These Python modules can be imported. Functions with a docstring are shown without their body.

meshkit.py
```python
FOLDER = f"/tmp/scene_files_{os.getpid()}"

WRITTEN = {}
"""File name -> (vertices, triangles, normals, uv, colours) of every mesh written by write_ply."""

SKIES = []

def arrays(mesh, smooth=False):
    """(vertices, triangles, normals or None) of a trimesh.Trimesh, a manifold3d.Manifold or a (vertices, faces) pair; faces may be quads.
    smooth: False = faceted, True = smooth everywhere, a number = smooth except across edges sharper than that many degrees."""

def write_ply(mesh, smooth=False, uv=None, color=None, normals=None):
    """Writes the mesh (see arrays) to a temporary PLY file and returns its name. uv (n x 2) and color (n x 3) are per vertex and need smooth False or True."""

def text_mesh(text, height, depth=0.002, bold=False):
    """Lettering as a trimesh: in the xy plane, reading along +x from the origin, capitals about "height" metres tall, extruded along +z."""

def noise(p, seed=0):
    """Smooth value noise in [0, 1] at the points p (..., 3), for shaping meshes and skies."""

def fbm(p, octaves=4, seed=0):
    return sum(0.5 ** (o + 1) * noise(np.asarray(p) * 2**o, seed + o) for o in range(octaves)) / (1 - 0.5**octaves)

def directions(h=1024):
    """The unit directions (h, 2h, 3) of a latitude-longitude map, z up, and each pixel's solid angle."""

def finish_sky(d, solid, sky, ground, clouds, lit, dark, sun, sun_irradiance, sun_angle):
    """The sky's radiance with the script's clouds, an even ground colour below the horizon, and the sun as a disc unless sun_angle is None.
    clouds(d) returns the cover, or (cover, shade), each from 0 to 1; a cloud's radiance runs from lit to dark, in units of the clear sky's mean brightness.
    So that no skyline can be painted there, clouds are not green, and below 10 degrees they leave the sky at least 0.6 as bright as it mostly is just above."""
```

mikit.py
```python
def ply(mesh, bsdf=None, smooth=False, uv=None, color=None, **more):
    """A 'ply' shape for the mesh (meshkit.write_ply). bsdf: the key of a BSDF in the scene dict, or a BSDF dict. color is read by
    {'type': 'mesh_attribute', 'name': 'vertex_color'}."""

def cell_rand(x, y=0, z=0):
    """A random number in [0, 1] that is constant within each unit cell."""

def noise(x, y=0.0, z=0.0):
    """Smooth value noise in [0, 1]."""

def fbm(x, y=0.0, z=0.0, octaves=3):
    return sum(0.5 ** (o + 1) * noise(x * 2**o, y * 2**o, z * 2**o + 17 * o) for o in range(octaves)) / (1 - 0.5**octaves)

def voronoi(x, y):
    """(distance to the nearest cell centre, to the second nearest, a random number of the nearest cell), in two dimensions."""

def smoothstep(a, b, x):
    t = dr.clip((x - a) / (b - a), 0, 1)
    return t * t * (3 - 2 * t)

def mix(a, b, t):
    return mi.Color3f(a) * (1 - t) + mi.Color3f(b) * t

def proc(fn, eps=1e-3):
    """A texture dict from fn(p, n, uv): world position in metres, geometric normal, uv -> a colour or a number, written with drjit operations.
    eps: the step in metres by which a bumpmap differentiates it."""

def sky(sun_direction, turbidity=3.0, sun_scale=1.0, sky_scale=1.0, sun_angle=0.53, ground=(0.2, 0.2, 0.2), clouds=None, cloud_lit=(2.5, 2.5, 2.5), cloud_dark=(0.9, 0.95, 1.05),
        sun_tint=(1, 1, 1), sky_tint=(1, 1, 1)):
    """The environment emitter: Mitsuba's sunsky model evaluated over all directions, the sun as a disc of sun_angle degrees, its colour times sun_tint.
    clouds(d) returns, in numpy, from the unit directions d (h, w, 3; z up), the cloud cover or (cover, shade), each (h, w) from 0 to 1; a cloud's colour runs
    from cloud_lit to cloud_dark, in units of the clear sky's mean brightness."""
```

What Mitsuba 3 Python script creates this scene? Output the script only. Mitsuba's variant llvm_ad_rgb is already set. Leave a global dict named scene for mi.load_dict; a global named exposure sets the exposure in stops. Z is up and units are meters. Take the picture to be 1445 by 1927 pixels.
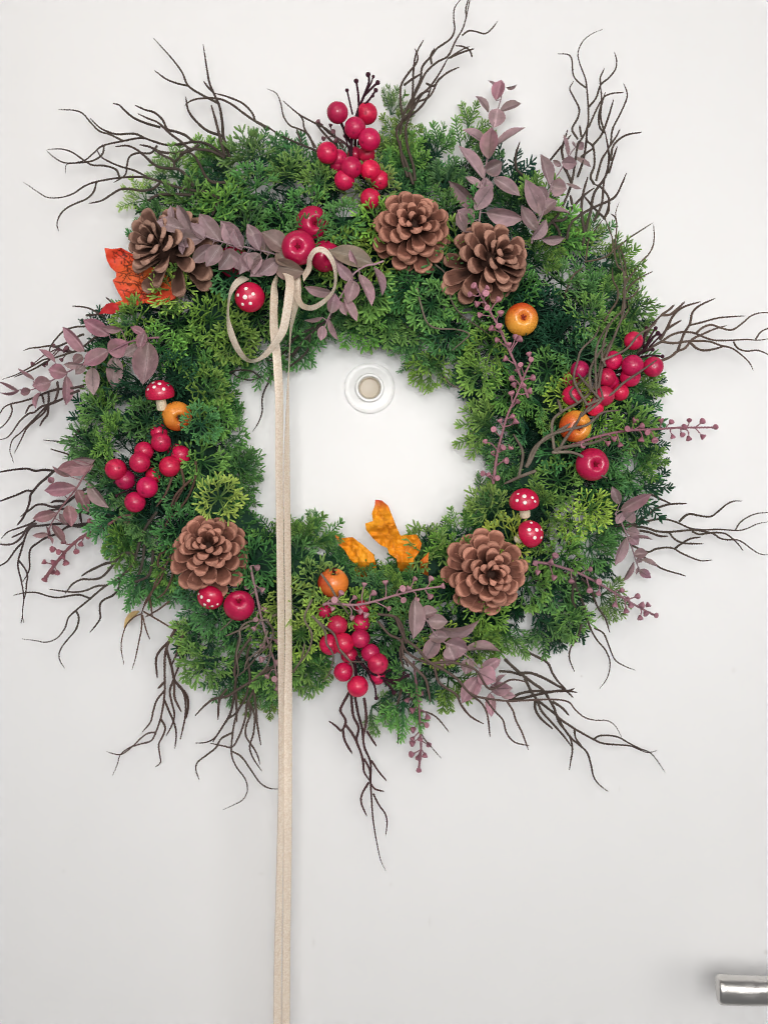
import math, random
import numpy as np, trimesh, shapely
from shapely.geometry import Polygon, Point
from scipy.spatial import Delaunay
import drjit as dr
import mitsuba as mi, mikit, meshkit

# ------------------------------------------------------------------ camera, light, exposure
T = mi.ScalarTransform4f
S, DIST, ZC = 0.0004, 0.70, 1.40          # metres per photo pixel at the door, camera distance, camera height
W0, H0 = 1445.0, 1927.0
scene, labels = {'type': 'scene'}, {}
scene['camera'] = {'type': 'perspective', 'fov': 2 * math.degrees(math.atan(W0 * S / 2 / DIST)), 'fov_axis': 'x', 'near_clip': 0.01, 'far_clip': 50.0,
                   'to_world': T().look_at(origin=[0, -DIST, ZC], target=[0, 0, ZC], up=[0, 0, 1])}
exposure = 0.0


def lamp(key, centre, aim, w, h, rgb, label):
    scene[key] = {'type': 'rectangle', 'to_world': T().look_at(origin=list(centre), target=list(aim), up=[0, 0, 1]) @ T().scale([w / 2, h / 2, 1]),
                  'bsdf': {'type': 'diffuse', 'reflectance': {'type': 'rgb', 'value': [0.8, 0.8, 0.8]}}, 'emitter': {'type': 'area', 'radiance': {'type': 'rgb', 'value': list(rgb)}}}
    labels[key] = {'label': label, 'category': 'lamp'}


AIM = (0.0, 0.0, 1.45)
lamp('unseen_side_light', (0.80, -1.45, 1.65), AIM, 0.8, 0.9, (3.2, 3.15, 3.05), 'unseen soft light panel out of view, lighting the door from the right')  # out of view, placed for soft light and shadows from the right
lamp('unseen_upper_light', (-0.30, -1.15, 2.25), AIM, 0.8, 0.6, (2.62, 2.43, 2.27), 'unseen warm light panel out of view, above and in front of the door')  # out of view, placed to warm the upper part of the door
lamp('unseen_front_light', (0.03, -1.15, 1.50), AIM, 0.42, 0.36, (14.6, 14.5, 14.4), 'unseen bright light panel behind the viewer, lighting the door from the front')  # unseen source behind the camera, sized for crisp highlights and a bright centre
scene['room_bounce'] = {'type': 'constant', 'radiance': {'type': 'rgb', 'value': [0.19, 0.19, 0.195]}}

# ------------------------------------------------------------------ materials (defined once, colours come per vertex)
VC = {'type': 'mesh_attribute', 'name': 'vertex_color'}


def two(b): return {'type': 'twosided', 'bsdf': b}


scene['mat_needle'] = two({'type': 'principled', 'base_color': VC, 'roughness': 0.5, 'specular': 0.22})
scene['mat_matte'] = two({'type': 'principled', 'base_color': VC, 'roughness': 0.75, 'specular': 0.15})
scene['mat_leaf'] = two({'type': 'principled', 'base_color': VC, 'roughness': 0.55, 'specular': 0.3})
scene['mat_gloss'] = two({'type': 'principled', 'base_color': VC, 'roughness': 0.40, 'specular': 0.3, 'clearcoat': 1.0, 'clearcoat_gloss': 0.97})
scene['mat_berry'] = two({'type': 'principled', 'base_color': VC, 'roughness': 0.45, 'specular': 0.25, 'clearcoat': 0.8, 'clearcoat_gloss': 0.96})


def door_height(p, n, uv):
    return mikit.fbm(p.x * 160, p.y * 160, p.z * 160, 2) * 1.0 + mikit.noise(p.x * 18, p.z * 7, 3.0) * 1.5


SPECKS = [(1094, 1273, 2.2, 2.0, .35), (1380, 1262, 4, 5, .16), (590, 1775, 3, 8, .16), (808, 1735, 2.5, 9, .14), (492, 1645, 5, 3, .12), (1165, 1485, 2, 5, .12), (735, 1665, 3, 4, .14), (1441, 1793, 4, 5, .35), (120, 1640, 4, 4, .10)]


def door_colour(p, n, uv):
    t = mikit.fbm(p.x * 3.1 + 4, p.z * 2.3, 1.0, 3)
    c = mikit.mix((0.805, 0.797, 0.785), (0.828, 0.825, 0.820), t)
    s = mi.Float(0)
    for x, y, rx, ry, a in SPECKS:      # small scuffs and drips in the paint
        s = s + a * dr.exp(-(dr.square((p.x - (x - W0 / 2) * S) / (rx * S)) + dr.square((p.z - ZC - (H0 / 2 - y) * S) / (ry * S))))
    return mikit.mix(c, (0.50, 0.47, 0.43), dr.minimum(s, 0.6))


scene['mat_door'] = two({'type': 'bumpmap', 'scale': 0.00006, 'tex': mikit.proc(door_height, 4e-4),
                         'bsdf': {'type': 'principled', 'base_color': mikit.proc(door_colour), 'roughness': 0.42, 'specular': 0.45}})


def glitter(p, n, uv):
    c = mikit.cell_rand(p.x * 2600, p.y * 2600, p.z * 2600)
    f = mikit.fbm(p.x * 900, p.y * 900, p.z * 900, 2)
    weave = 0.5 + 0.5 * mikit.noise(uv.x * 26, p.z * 3000, 1.0)
    edge = mikit.smoothstep(0.40, 0.48, abs(uv.x - 0.5))
    base = mikit.mix((0.82, 0.63, 0.47), (0.99, 0.89, 0.75), mikit.smoothstep(0.25, 0.75, 0.55 * f + 0.3 * c + 0.15 * weave))
    return mikit.mix(base, (0.45, 0.33, 0.25), edge * 0.45)


def glitter_height(p, n, uv):
    return mikit.noise(p.x * 1700, p.y * 1700, p.z * 1700) + 0.5 * mikit.cell_rand(p.x * 2600, p.y * 2600, p.z * 2600)


scene['mat_ribbon'] = two({'type': 'bumpmap', 'scale': 0.0001, 'tex': mikit.proc(glitter_height, 2e-4),
                           'bsdf': {'type': 'principled', 'base_color': mikit.proc(glitter), 'roughness': 0.42, 'metallic': 0.30, 'specular': 0.5}})


def brushed(p, n, uv):
    return 0.20 + 0.16 * mikit.fbm(p.x * 60, p.y * 900, p.z * 900, 2) + 0.12 * mikit.smoothstep(0.6, 0.75, mikit.noise(p.x * 300, p.y * 300, p.z * 300))


def dents(p, n, uv):
    return mikit.fbm(p.x * 110, p.y * 110, p.z * 110, 2) + 0.10 * mikit.noise(p.x * 1500, p.y * 1500, p.z * 1500)


scene['mat_metal'] = two({'type': 'bumpmap', 'scale': 0.0007, 'tex': mikit.proc(dents, 3e-4),
                          'bsdf': {'type': 'principled', 'base_color': {'type': 'rgb', 'value': [0.66, 0.64, 0.61]}, 'metallic': 1.0, 'roughness': mikit.proc(brushed)}})
scene['mat_plastic'] = two({'type': 'principled', 'base_color': {'type': 'rgb', 'value': [0.80, 0.795, 0.78]}, 'roughness': 0.3, 'specular': 0.5})
scene['mat_brass'] = two({'type': 'principled', 'base_color': {'type': 'rgb', 'value': [0.56, 0.49, 0.39]}, 'roughness': 0.4, 'metallic': 0.0})
scene['mat_glass'] = {'type': 'dielectric', 'int_ior': 1.5, 'ext_ior': 1.0}

# ------------------------------------------------------------------ helpers
used = {}


def numbered(name):
    k = used.get(name, 0)
    used[name] = k + 1
    return name if k == 0 else f'{name}_{k:03d}'


def thing(name, label, cat, group=None):
    key = numbered(name)
    labels[key] = {'label': label, 'category': cat}
    if group:
        labels[key]['group'] = group
    return key


def part(parent, name, mesh, mat, smooth=True, color=None, uv=None, label=None, stuff=False):
    key = numbered(parent + '__' + name)
    if color is not None and np.ndim(color) == 1:
        n = len(mesh.vertices) if hasattr(mesh, 'vertices') else len(mesh[0])
        color = np.tile(np.asarray(color, float), (n, 1))
    scene[key] = mikit.ply(mesh, mat, smooth=smooth, uv=uv, color=None if color is None else np.clip(color, 0.0, 1.0))
    d = {}
    if label: d['label'] = label
    if stuff: d['kind'] = 'stuff'
    if d: labels[key] = d
    return key


def P(x, y, d):
    """The point that stands d metres in front of the door, measured off the photograph at pixel (x, y)."""
    k = S * (DIST - d) / DIST
    return np.array([(x - W0 / 2) * k, -d, ZC + (H0 / 2 - y) * k])


def px(d):            # metres per pixel at depth d
    return S * (DIST - d) / DIST


FR = {'A': (0, 0, 2.89), 'B': (480, 0, 2.89), 'C': (945, 0, 2.89), 'D': (0, 450, 2.89), 'E': (400, 400, 2.89), 'F': (800, 450, 2.89), 'G': (1045, 500, 3.6125),
      'H': (0, 850, 2.89), 'I': (400, 900, 2.89), 'J': (800, 850, 2.89), 'K': (150, 1200, 2.89), 'L': (550, 1200, 2.89), 'R': (400, 460, 4.817),
      'Q': (1145, 880, 4.817), 'U': (900, 1200, 4.014), 'V': (0, 560, 4.817), 'X': (0, 860, 4.817), 'Y': (1040, 380, 4.817), 'p': (0, 0, 1.0)}


def fx(f, pts):
    ox, oy, s = FR[f]
    a = np.asarray(pts, float).copy()
    a[..., 0] = a[..., 0] / s + ox
    a[..., 1] = a[..., 1] / s + oy
    return a


def unit(v):
    v = np.asarray(v, float)
    return v / (np.linalg.norm(v) + 1e-12)


def smoothline(p, step):
    """Catmull-Rom through the points p (n, k), sampled about every step in the first three columns."""
    p = np.asarray(p, float)
    if len(p) < 3:
        n = max(2, int(np.linalg.norm(p[-1, :3] - p[0, :3]) / step))
        t = np.linspace(0, 1, n + 1)[:, None]
        return p[0] * (1 - t) + p[-1] * t
    q = np.vstack([2 * p[0] - p[1], p, 2 * p[-1] - p[-2]])
    out = []
    for i in range(len(p) - 1):
        a, b, c, d = q[i], q[i + 1], q[i + 2], q[i + 3]
        n = max(2, int(np.ceil(np.linalg.norm(c[:3] - b[:3]) / step)))
        t = np.arange(n)[:, None] / n
        out.append(0.5 * (2 * b + (c - a) * t + (2 * a - 5 * b + 4 * c - d) * t ** 2 + (3 * b - a - 3 * c + d) * t ** 3))
    return np.vstack(out + [p[-1:]])


def tube(p, r, sides=6, flat=1.0, up=None):
    """Closed tube along p with radii r; flat squashes one axis."""
    p = np.asarray(p, float)
    n = len(p)
    r = np.broadcast_to(np.asarray(r, float), (n,))
    t = np.gradient(p, axis=0)
    t /= np.linalg.norm(t, axis=1, keepdims=True) + 1e-12
    a = np.zeros_like(p)
    ref = np.array([0.0, 1.0, 0.0]) if up is None else np.asarray(up, float)
    if abs(t[0] @ ref) > 0.95: ref = np.array([0.31, 0.2, 0.93])
    a[0] = unit(np.cross(t[0], ref))
    for i in range(1, n):
        v = a[i - 1] - t[i] * (a[i - 1] @ t[i])
        a[i] = unit(v)
    b = np.cross(t, a)
    ang = np.arange(sides) * 2 * np.pi / sides
    v = p[:, None] + r[:, None, None] * (np.cos(ang)[None, :, None] * a[:, None] + flat * np.sin(ang)[None, :, None] * b[:, None])
    v = np.vstack([v.reshape(-1, 3), p[0] - t[0] * r[0] * 0.4, p[-1] + t[-1] * r[-1] * 0.7])
    i, j = np.meshgrid(np.arange(n - 1), np.arange(sides), indexing='ij')
    q = np.stack([i * sides + j, i * sides + (j + 1) % sides, (i + 1) * sides + (j + 1) % sides, (i + 1) * sides + j], -1).reshape(-1, 4)
    f = np.vstack([q[:, [0, 1, 2]], q[:, [0, 2, 3]]])
    j = np.arange(sides)
    c0, c1 = n * sides, n * sides + 1
    f = np.vstack([f, np.stack([np.full(sides, c0), (j + 1) % sides, j], -1), np.stack([np.full(sides, c1), (n - 1) * sides + j, (n - 1) * sides + (j + 1) % sides], -1)])
    return v, f


class MB:
    def __init__(self): self.v, self.f, self.c, self.n = [], [], [], 0

    def add(self, vf, col):
        v, f = vf
        self.v.append(v); self.f.append(np.asarray(f) + self.n); self.n += len(v)
        self.c.append(np.broadcast_to(np.asarray(col, float), (len(v), 3)))

    def get(self):
        return np.vstack(self.v), np.vstack(self.f), np.vstack(self.c)


def put(mb, parent, name, mat, **k):
    v, f, c = mb.get()
    return part(parent, name, (v, f), mat, color=c, **k)


def frame(n, roll=0.0):
    n = unit(n)
    a = unit(np.cross(n, [0.13, 0.31, 0.94] if abs(n[2]) < 0.9 else [1, 0, 0]))
    b = np.cross(n, a)
    c, s = math.cos(roll), math.sin(roll)
    return np.stack([a * c + b * s, -a * s + b * c, n], 1)      # columns


def lathe(profile, seg=32):
    """(r, z) profile turned about z; closed where r = 0."""
    pr = np.asarray(profile, float)
    ang = np.arange(seg) * 2 * np.pi / seg
    v = np.stack([pr[:, 0, None] * np.cos(ang), pr[:, 0, None] * np.sin(ang), np.broadcast_to(pr[:, 1, None], (len(pr), seg))], -1).reshape(-1, 3)
    i, j = np.meshgrid(np.arange(len(pr) - 1), np.arange(seg), indexing='ij')
    q = np.stack([i * seg + j, i * seg + (j + 1) % seg, (i + 1) * seg + (j + 1) % seg, (i + 1) * seg + j], -1).reshape(-1, 4)
    return v, np.vstack([q[:, [0, 1, 2]], q[:, [0, 2, 3]]])


def ball(r, sub=3):
    m = trimesh.creation.icosphere(subdivisions=sub, radius=1.0)
    return np.array(m.vertices) * r, np.array(m.faces)


def fixn(v, f):
    """Outward faces for a closed solid."""
    m = trimesh.Trimesh(v, f, process=False)
    return (v, f[:, ::-1]) if m.volume < 0 else (v, f)


def srgb(r, g, b):
    c = np.array([r, g, b], float) / 255
    return np.where(c < 0.04045, c / 12.92, ((c + 0.055) / 1.055) ** 2.4)


# ------------------------------------------------------------------ the door
door = thing('door', 'plain white painted door that the wreath hangs on', 'door')
b = trimesh.creation.box((0.92, 0.04, 2.06))
b.apply_translation([-0.005, 0.02, 1.03])
part(door, 'leaf', b, 'mat_door', smooth=False)
# peephole
ph = door + '__peephole'
c = P(695.5, 730.5, 0.001)
R2 = np.array([[1, 0, 0], [0, 0, -1], [0, 1, 0]], float)      # lathe axis z -> -y (towards the viewer)


def on_door(v, d=0.0): return v @ R2.T + np.array([c[0], -d, c[2]])


k = S
flange = [(26 * k, 0.0016), (26 * k, 0.0024), (30 * k, 0.0022), (38 * k, 0.0018), (43 * k, 0.0017), (45.2 * k, 0.0022), (46.6 * k, 0.0022), (47.6 * k, 0.0015), (47.8 * k, 0.0002)]
v, f = lathe(flange[::-1], 64)
part(ph, 'flange', (on_door(v), f[:, ::-1]), 'mat_plastic', smooth=40)
boss = [(27.5 * k, 0.0005), (27.2 * k, 0.0042), (25.5 * k, 0.0050), (22.5 * k, 0.0050), (21 * k, 0.0044), (20 * k, 0.002), (19.6 * k, -0.0002)]
v, f = lathe(boss, 64)
part(ph, 'boss', (on_door(v), f[:, ::-1]), 'mat_plastic', smooth=40)
ring = [(20.3 * k, 0.0012), (20.0 * k, 0.0034), (18.8 * k, 0.0037), (17.4 * k, 0.0030), (16.9 * k, 0.0010)]
v, f = lathe(ring, 64)
part(ph, 'ring', (on_door(v), f[:, ::-1]), 'mat_brass', smooth=40)
v, f = lathe([(17.0 * k, 0.0012), (13 * k, 0.0009), (8 * k, 0.0006), (3 * k, 0.0005), (1e-5, 0.0005)], 48)
part(ph, 'eyepiece', (on_door(v), f[:, ::-1]), 'mat_brass', smooth=True, label='tan brown lens of the peephole')
# lever handle
hd = door + '__handle'
hz = P(1400, 1867, 0.055)[2]
hx0 = P(1351, 1864, 0.055)[0]
mb = MB()
nsec, na = 40, 36
xs = hx0 + np.concatenate([[0.0, 0.0005, 0.0018], np.linspace(0.004, 0.142, nsec)])
ang = np.arange(na) * 2 * np.pi / na
verts = []
for i, x in enumerate(xs):
    e = [0.76, 0.88, 0.97][i] if i < 3 else 1.0
    u = (x - hx0) / 0.14
    hh = (0.0098 - 0.0006 * min(1, u * 3)) * e
    dd = (0.0090 - 0.001 * u) * e
    zc = hz + 0.0010 * math.exp(-u * 9) - 0.0005
    yc = -0.055 + 0.002 * (1 - u)
    cz, cy = np.sin(ang), np.cos(ang)
    ex = 0.92
    verts.append(np.stack([np.full(na, x) + (0.0012 * cy if i < 4 else 0.0012 * cy * max(0, 1 - i / 12)), yc + dd * np.sign(cy) * np.abs(cy) ** ex, zc + hh * np.sign(cz) * np.abs(cz) ** ex], -1))
v = np.vstack(verts)
ns = len(xs)
i, j = np.meshgrid(np.arange(ns - 1), np.arange(na), indexing='ij')
q = np.stack([i * na + j, i * na + (j + 1) % na, (i + 1) * na + (j + 1) % na, (i + 1) * na + j], -1).reshape(-1, 4)
f = np.vstack([q[:, [0, 1, 2]], q[:, [0, 2, 3]]])
v = np.vstack([v, verts[0].mean(0), verts[-1].mean(0)])
jj = np.arange(na)
f = np.vstack([f, np.stack([np.full(na, ns * na), (jj + 1) % na, jj], -1), np.stack([np.full(na, ns * na + 1), (ns - 1) * na + jj, (ns - 1) * na + (jj + 1) % na], -1)])
v, f = fixn(v, f)
part(hd, 'lever', (v, f), 'mat_metal', smooth=35, label='brushed steel lever of the door handle')
xn = hx0 + 0.130
neck = trimesh.creation.cylinder(0.0085, 0.05, sections=40)
neck.apply_transform(trimesh.transformations.rotation_matrix(math.pi / 2, [1, 0, 0]))
neck.apply_translation([xn, -0.028, hz])
part(hd, 'neck', neck, 'mat_metal', smooth=35)
v, f = lathe([(0.0005, 0.008), (0.022, 0.008), (0.0252, 0.0065), (0.026, 0.004), (0.026, 0.0)], 48)
part(hd, 'rose', (v @ R2.T + np.array([xn, 0, hz]), f[:, ::-1]), 'mat_metal', smooth=35)

# ------------------------------------------------------------------ the wreath: base ring, needle sprigs
wreath = thing('wreath', 'round green wreath of bushy artificial evergreen sprigs hanging on the white door', 'wreath')
rng = np.random.default_rng(7)
ra, rb = np.meshgrid(np.linspace(0, 2 * np.pi, 121)[:-1], np.arange(20) * 2 * np.pi / 20, indexing='ij')
rr = 330 + 50 * np.cos(rb) + 4 * np.sin(ra * 9)
dd = 0.0125 + 0.0105 * np.sin(rb) + 0.0007 * np.sin(ra * 31)
kk = S * (DIST - dd) / DIST
v = np.stack([(695 + 1.04 * rr * np.cos(ra) - W0 / 2) * kk, -dd, ZC + (H0 / 2 - 783 - rr * np.sin(ra)) * kk], -1).reshape(-1, 3)
i, j = np.meshgrid(np.arange(120), np.arange(20), indexing='ij')
q = np.stack([i * 20 + j, i * 20 + (j + 1) % 20, (i + 1) % 120 * 20 + (j + 1) % 20, (i + 1) % 120 * 20 + j], -1).reshape(-1, 4)
v, f = fixn(v, np.vstack([q[:, [0, 1, 2]], q[:, [0, 2, 3]]]))
part(wreath, 'base_ring', (v, f), 'mat_matte', color=(0.018, 0.055, 0.032), label='smooth dark green ring under the sprigs')


def finger(p0, d, L, w, n, bend=0.0):
    """A blunt flat needle tip."""
    side = unit(np.cross(d, n))
    t = np.array([0, 0.35, 0.72, 1.0])
    c = p0 + d * (t * L)[:, None] + n * (bend * L * t ** 2)[:, None]
    ww = w * np.array([0.62, 0.85, 1.08, 0.80])
    th = w * np.array([0.5, 0.6, 0.62, 0.45])
    v = np.stack([c + side * ww[:, None], c + n * th[:, None], c - side * ww[:, None], c - n * th[:, None]], 1).reshape(-1, 3)
    v = np.vstack([v, c[-1] + d * w * 0.55])
    f = []
    for i in range(3):
        for j in range(4):
            a, b_, c_, d_ = i * 4 + j, i * 4 + (j + 1) % 4, (i + 1) * 4 + (j + 1) % 4, (i + 1) * 4 + j
            f += [(a, b_, c_), (a, c_, d_)]
    for j in range(4): f.append((12 + j, 12 + (j + 1) % 4, 16))
    return v, np.array(f)


def stemline(p0, p1, bow, r0, r1, n=4):
    t = np.linspace(0, 1, n)[:, None]
    c = p0 * (1 - t) + p1 * t + bow * (4 * t * (1 - t))
    return tube(c, np.linspace(r0, r1, n), sides=4), c


def rot(v, ax, ang):
    ax = unit(ax)
    return v * math.cos(ang) + np.cross(ax, v) * math.sin(ang) + ax * (ax @ v) * (1 - math.cos(ang))


def cluster(mb, p, d, n, L, w, rg, k=3, tip=1.0):
    """k finger tips fanning out of p around direction d; tip -> the vertex's tip share, in colour channel 0."""
    angs = {2: [-0.42, 0.42], 3: [-0.68, 0.0, 0.68], 4: [-0.95, -0.3, 0.35, 0.95]}[k]
    for a in angs:
        a += rg.normal(0, 0.13)
        dd = unit(rot(d, n, a) + n * rg.normal(0.1, 0.22))
        nn = unit(np.cross(np.cross(dd, n), dd))
        l = L * rg.uniform(0.8, 1.2)
        v, f = finger(p, dd, l, w * rg.uniform(0.9, 1.1), nn, rg.uniform(-0.25, 0.3))
        t = np.clip(((v - p) @ dd) / l, 0, 1)
        mb.add((v, f), np.stack([0.50 + 0.50 * t, 0 * t, 0 * t], -1) * tip)


def rosette(seed, n=13):
    """A domed tuft: bare stems radiate from the middle, fork in three, and fork again into blunt finger tips."""
    rg = np.random.default_rng(seed)
    mb = MB()
    z = np.array([0, 0, 1.0])
    flat = lambda val, k: np.stack([np.asarray(val, float), np.zeros(k), np.zeros(k)], -1)
    for i in range(n):
        az = i * 2.39996 + rg.normal(0, 0.16)
        u = (i + 0.5) / n
        pol = math.radians(26 + 76 * u ** 0.8 + rg.normal(0, 5))
        d = np.array([math.sin(pol) * math.cos(az), math.sin(pol) * math.sin(az), math.cos(pol)])
        nn = z - d * (z @ d) + 0.15 * rg.normal(size=3)
        nn = unit(nn - d * (nn @ d))
        L = rg.uniform(0.38, 0.48)
        p0, p1 = d * 0.03, d * L
        vf, c = stemline(p0, p1, nn * rg.uniform(-0.03, 0.04), 0.026, 0.022)
        mb.add(vf, flat(np.linspace(0.05, 0.38, 4).repeat(4).tolist() + [0, 0.38], 18))
        for a, l in ((-0.72, 0.24), (0.0, 0.30), (0.72, 0.24)):
            a += rg.normal(0, 0.10)
            sd = unit(rot(d, nn, a) + nn * rg.normal(0.06, 0.14))
            l *= rg.uniform(0.8, 1.2)
            vf, c = stemline(p1, p1 + sd * l, nn * 0.01, 0.022, 0.022, 3)
            mb.add(vf, flat(np.linspace(0.38, 0.6, 3).repeat(4).tolist() + [0.38, 0.6], 14))
            n2 = unit(nn - sd * (nn @ sd))
            cluster(mb, p1 + sd * l, sd, n2, rg.uniform(0.22, 0.29), 0.033, rg, k=int(rg.choice([2, 3, 3, 3])))
    return mb.get()


def feather(seed, n=5, pairs=7):
    """A flatter spray of fern-like fronds, needle tips set in pairs."""
    rg = np.random.default_rng(seed)
    mb = MB()
    for i in range(n):
        az = (i - (n - 1) / 2) * (2.5 / n) + rg.normal(0, 0.12)
        d = unit([math.sin(az), rg.normal(0, 0.16) * 1.0 + 0.1, math.cos(az)])
        nn = unit(np.array([0, 1, 0]) - d * d[1] + 0.2 * rg.normal(size=3))
        nn = unit(nn - d * (nn @ d))
        L = rg.uniform(0.85, 1.15)
        bow = nn * rg.uniform(-0.12, 0.12) + np.cross(d, nn) * rg.uniform(-0.08, 0.08)
        vf, c = stemline(np.zeros(3), d * L, bow, 0.028, 0.018, 6)
        mb.add(vf, np.stack([np.linspace(0, 0.5, 6).repeat(4).tolist() + [0, 0.5], [0] * 26, [0] * 26], -1))
        for j in range(pairs):
            t = 0.30 + 0.66 * j / (pairs - 1)
            base = d * L * t + bow * 4 * t * (1 - t)
            for s in (1, -1):
                sd = unit(rot(d, nn, s * rg.uniform(0.65, 0.95)) + nn * rg.normal(0, 0.2))
                l = (0.34 - 0.14 * t) * rg.uniform(0.8, 1.2)
                if t < 0.72 and rg.random() < 0.65:
                    vf, _ = stemline(base, base + sd * l * 0.6, nn * 0.01, 0.018, 0.016, 3)
                    mb.add(vf, np.stack([[0.3] * 14, [0] * 14, [0] * 14], -1))
                    cluster(mb, base + sd * l * 0.6, sd, nn, l * 0.75, 0.025, rg, k=2)
                else:
                    v, f = finger(base, sd, l, 0.026, nn, rg.uniform(-0.2, 0.2))
                    tt = np.clip(((v - base) @ sd) / l, 0, 1)
                    mb.add((v, f), np.stack([0.3 + 0.6 * tt, 0 * tt, 0 * tt], -1))
        cluster(mb, d * L, d, nn, 0.20, 0.026, rg, k=3)
    return mb.get()


ROS = [rosette(100 + i) for i in range(9)]
FEA = [feather(200 + i, n=4 + i % 3) for i in range(9)]
OUT = Polygon([(722, 172), (760, 235), (790, 258), (880, 216), (900, 285), (985, 300), (1060, 392), (1150, 398), (1185, 470), (1235, 560), (1222, 640), (1255, 740), (1262, 830), (1275, 905), (1225, 950), (1190, 985), (1172, 1075),
               (1130, 1190), (1050, 1250), (965, 1235), (900, 1300), (850, 1330), (740, 1372), (700, 1300), (640, 1270), (570, 1318), (500, 1348), (400, 1300), (345, 1270), (330, 1140), (225, 1120), (195, 1040), (175, 960), (112, 870),
               (115, 780), (170, 735), (130, 600), (200, 570), (240, 520), (226, 405), (262, 368), (318, 300), (425, 272), (490, 238), (570, 258), (640, 250), (690, 240)])
INN = Polygon([(425, 700), (450, 745), (470, 800), (490, 870), (498, 930), (475, 985), (560, 975), (640, 1015), (668, 1062), (745, 1060), (790, 985), (850, 975), (875, 925), (925, 900), (905, 850), (890, 780), (868, 730), (830, 738),
               (745, 695), (715, 640), (650, 635), (600, 660), (545, 690), (480, 700)])
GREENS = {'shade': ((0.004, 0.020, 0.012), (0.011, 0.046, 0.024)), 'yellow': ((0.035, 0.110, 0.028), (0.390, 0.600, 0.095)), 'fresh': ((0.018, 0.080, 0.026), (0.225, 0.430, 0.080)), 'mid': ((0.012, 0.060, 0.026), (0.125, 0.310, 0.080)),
          'blue': ((0.009, 0.048, 0.026), (0.098, 0.265, 0.078)), 'olive': ((0.022, 0.070, 0.022), (0.200, 0.340, 0.070)), 'deep': ((0.006, 0.028, 0.016), (0.018, 0.075, 0.035))}  # tips are lighter plastic; stem ends and darkest greens carry painted recess shade
sprig_parts, under = [], MB()


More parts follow.
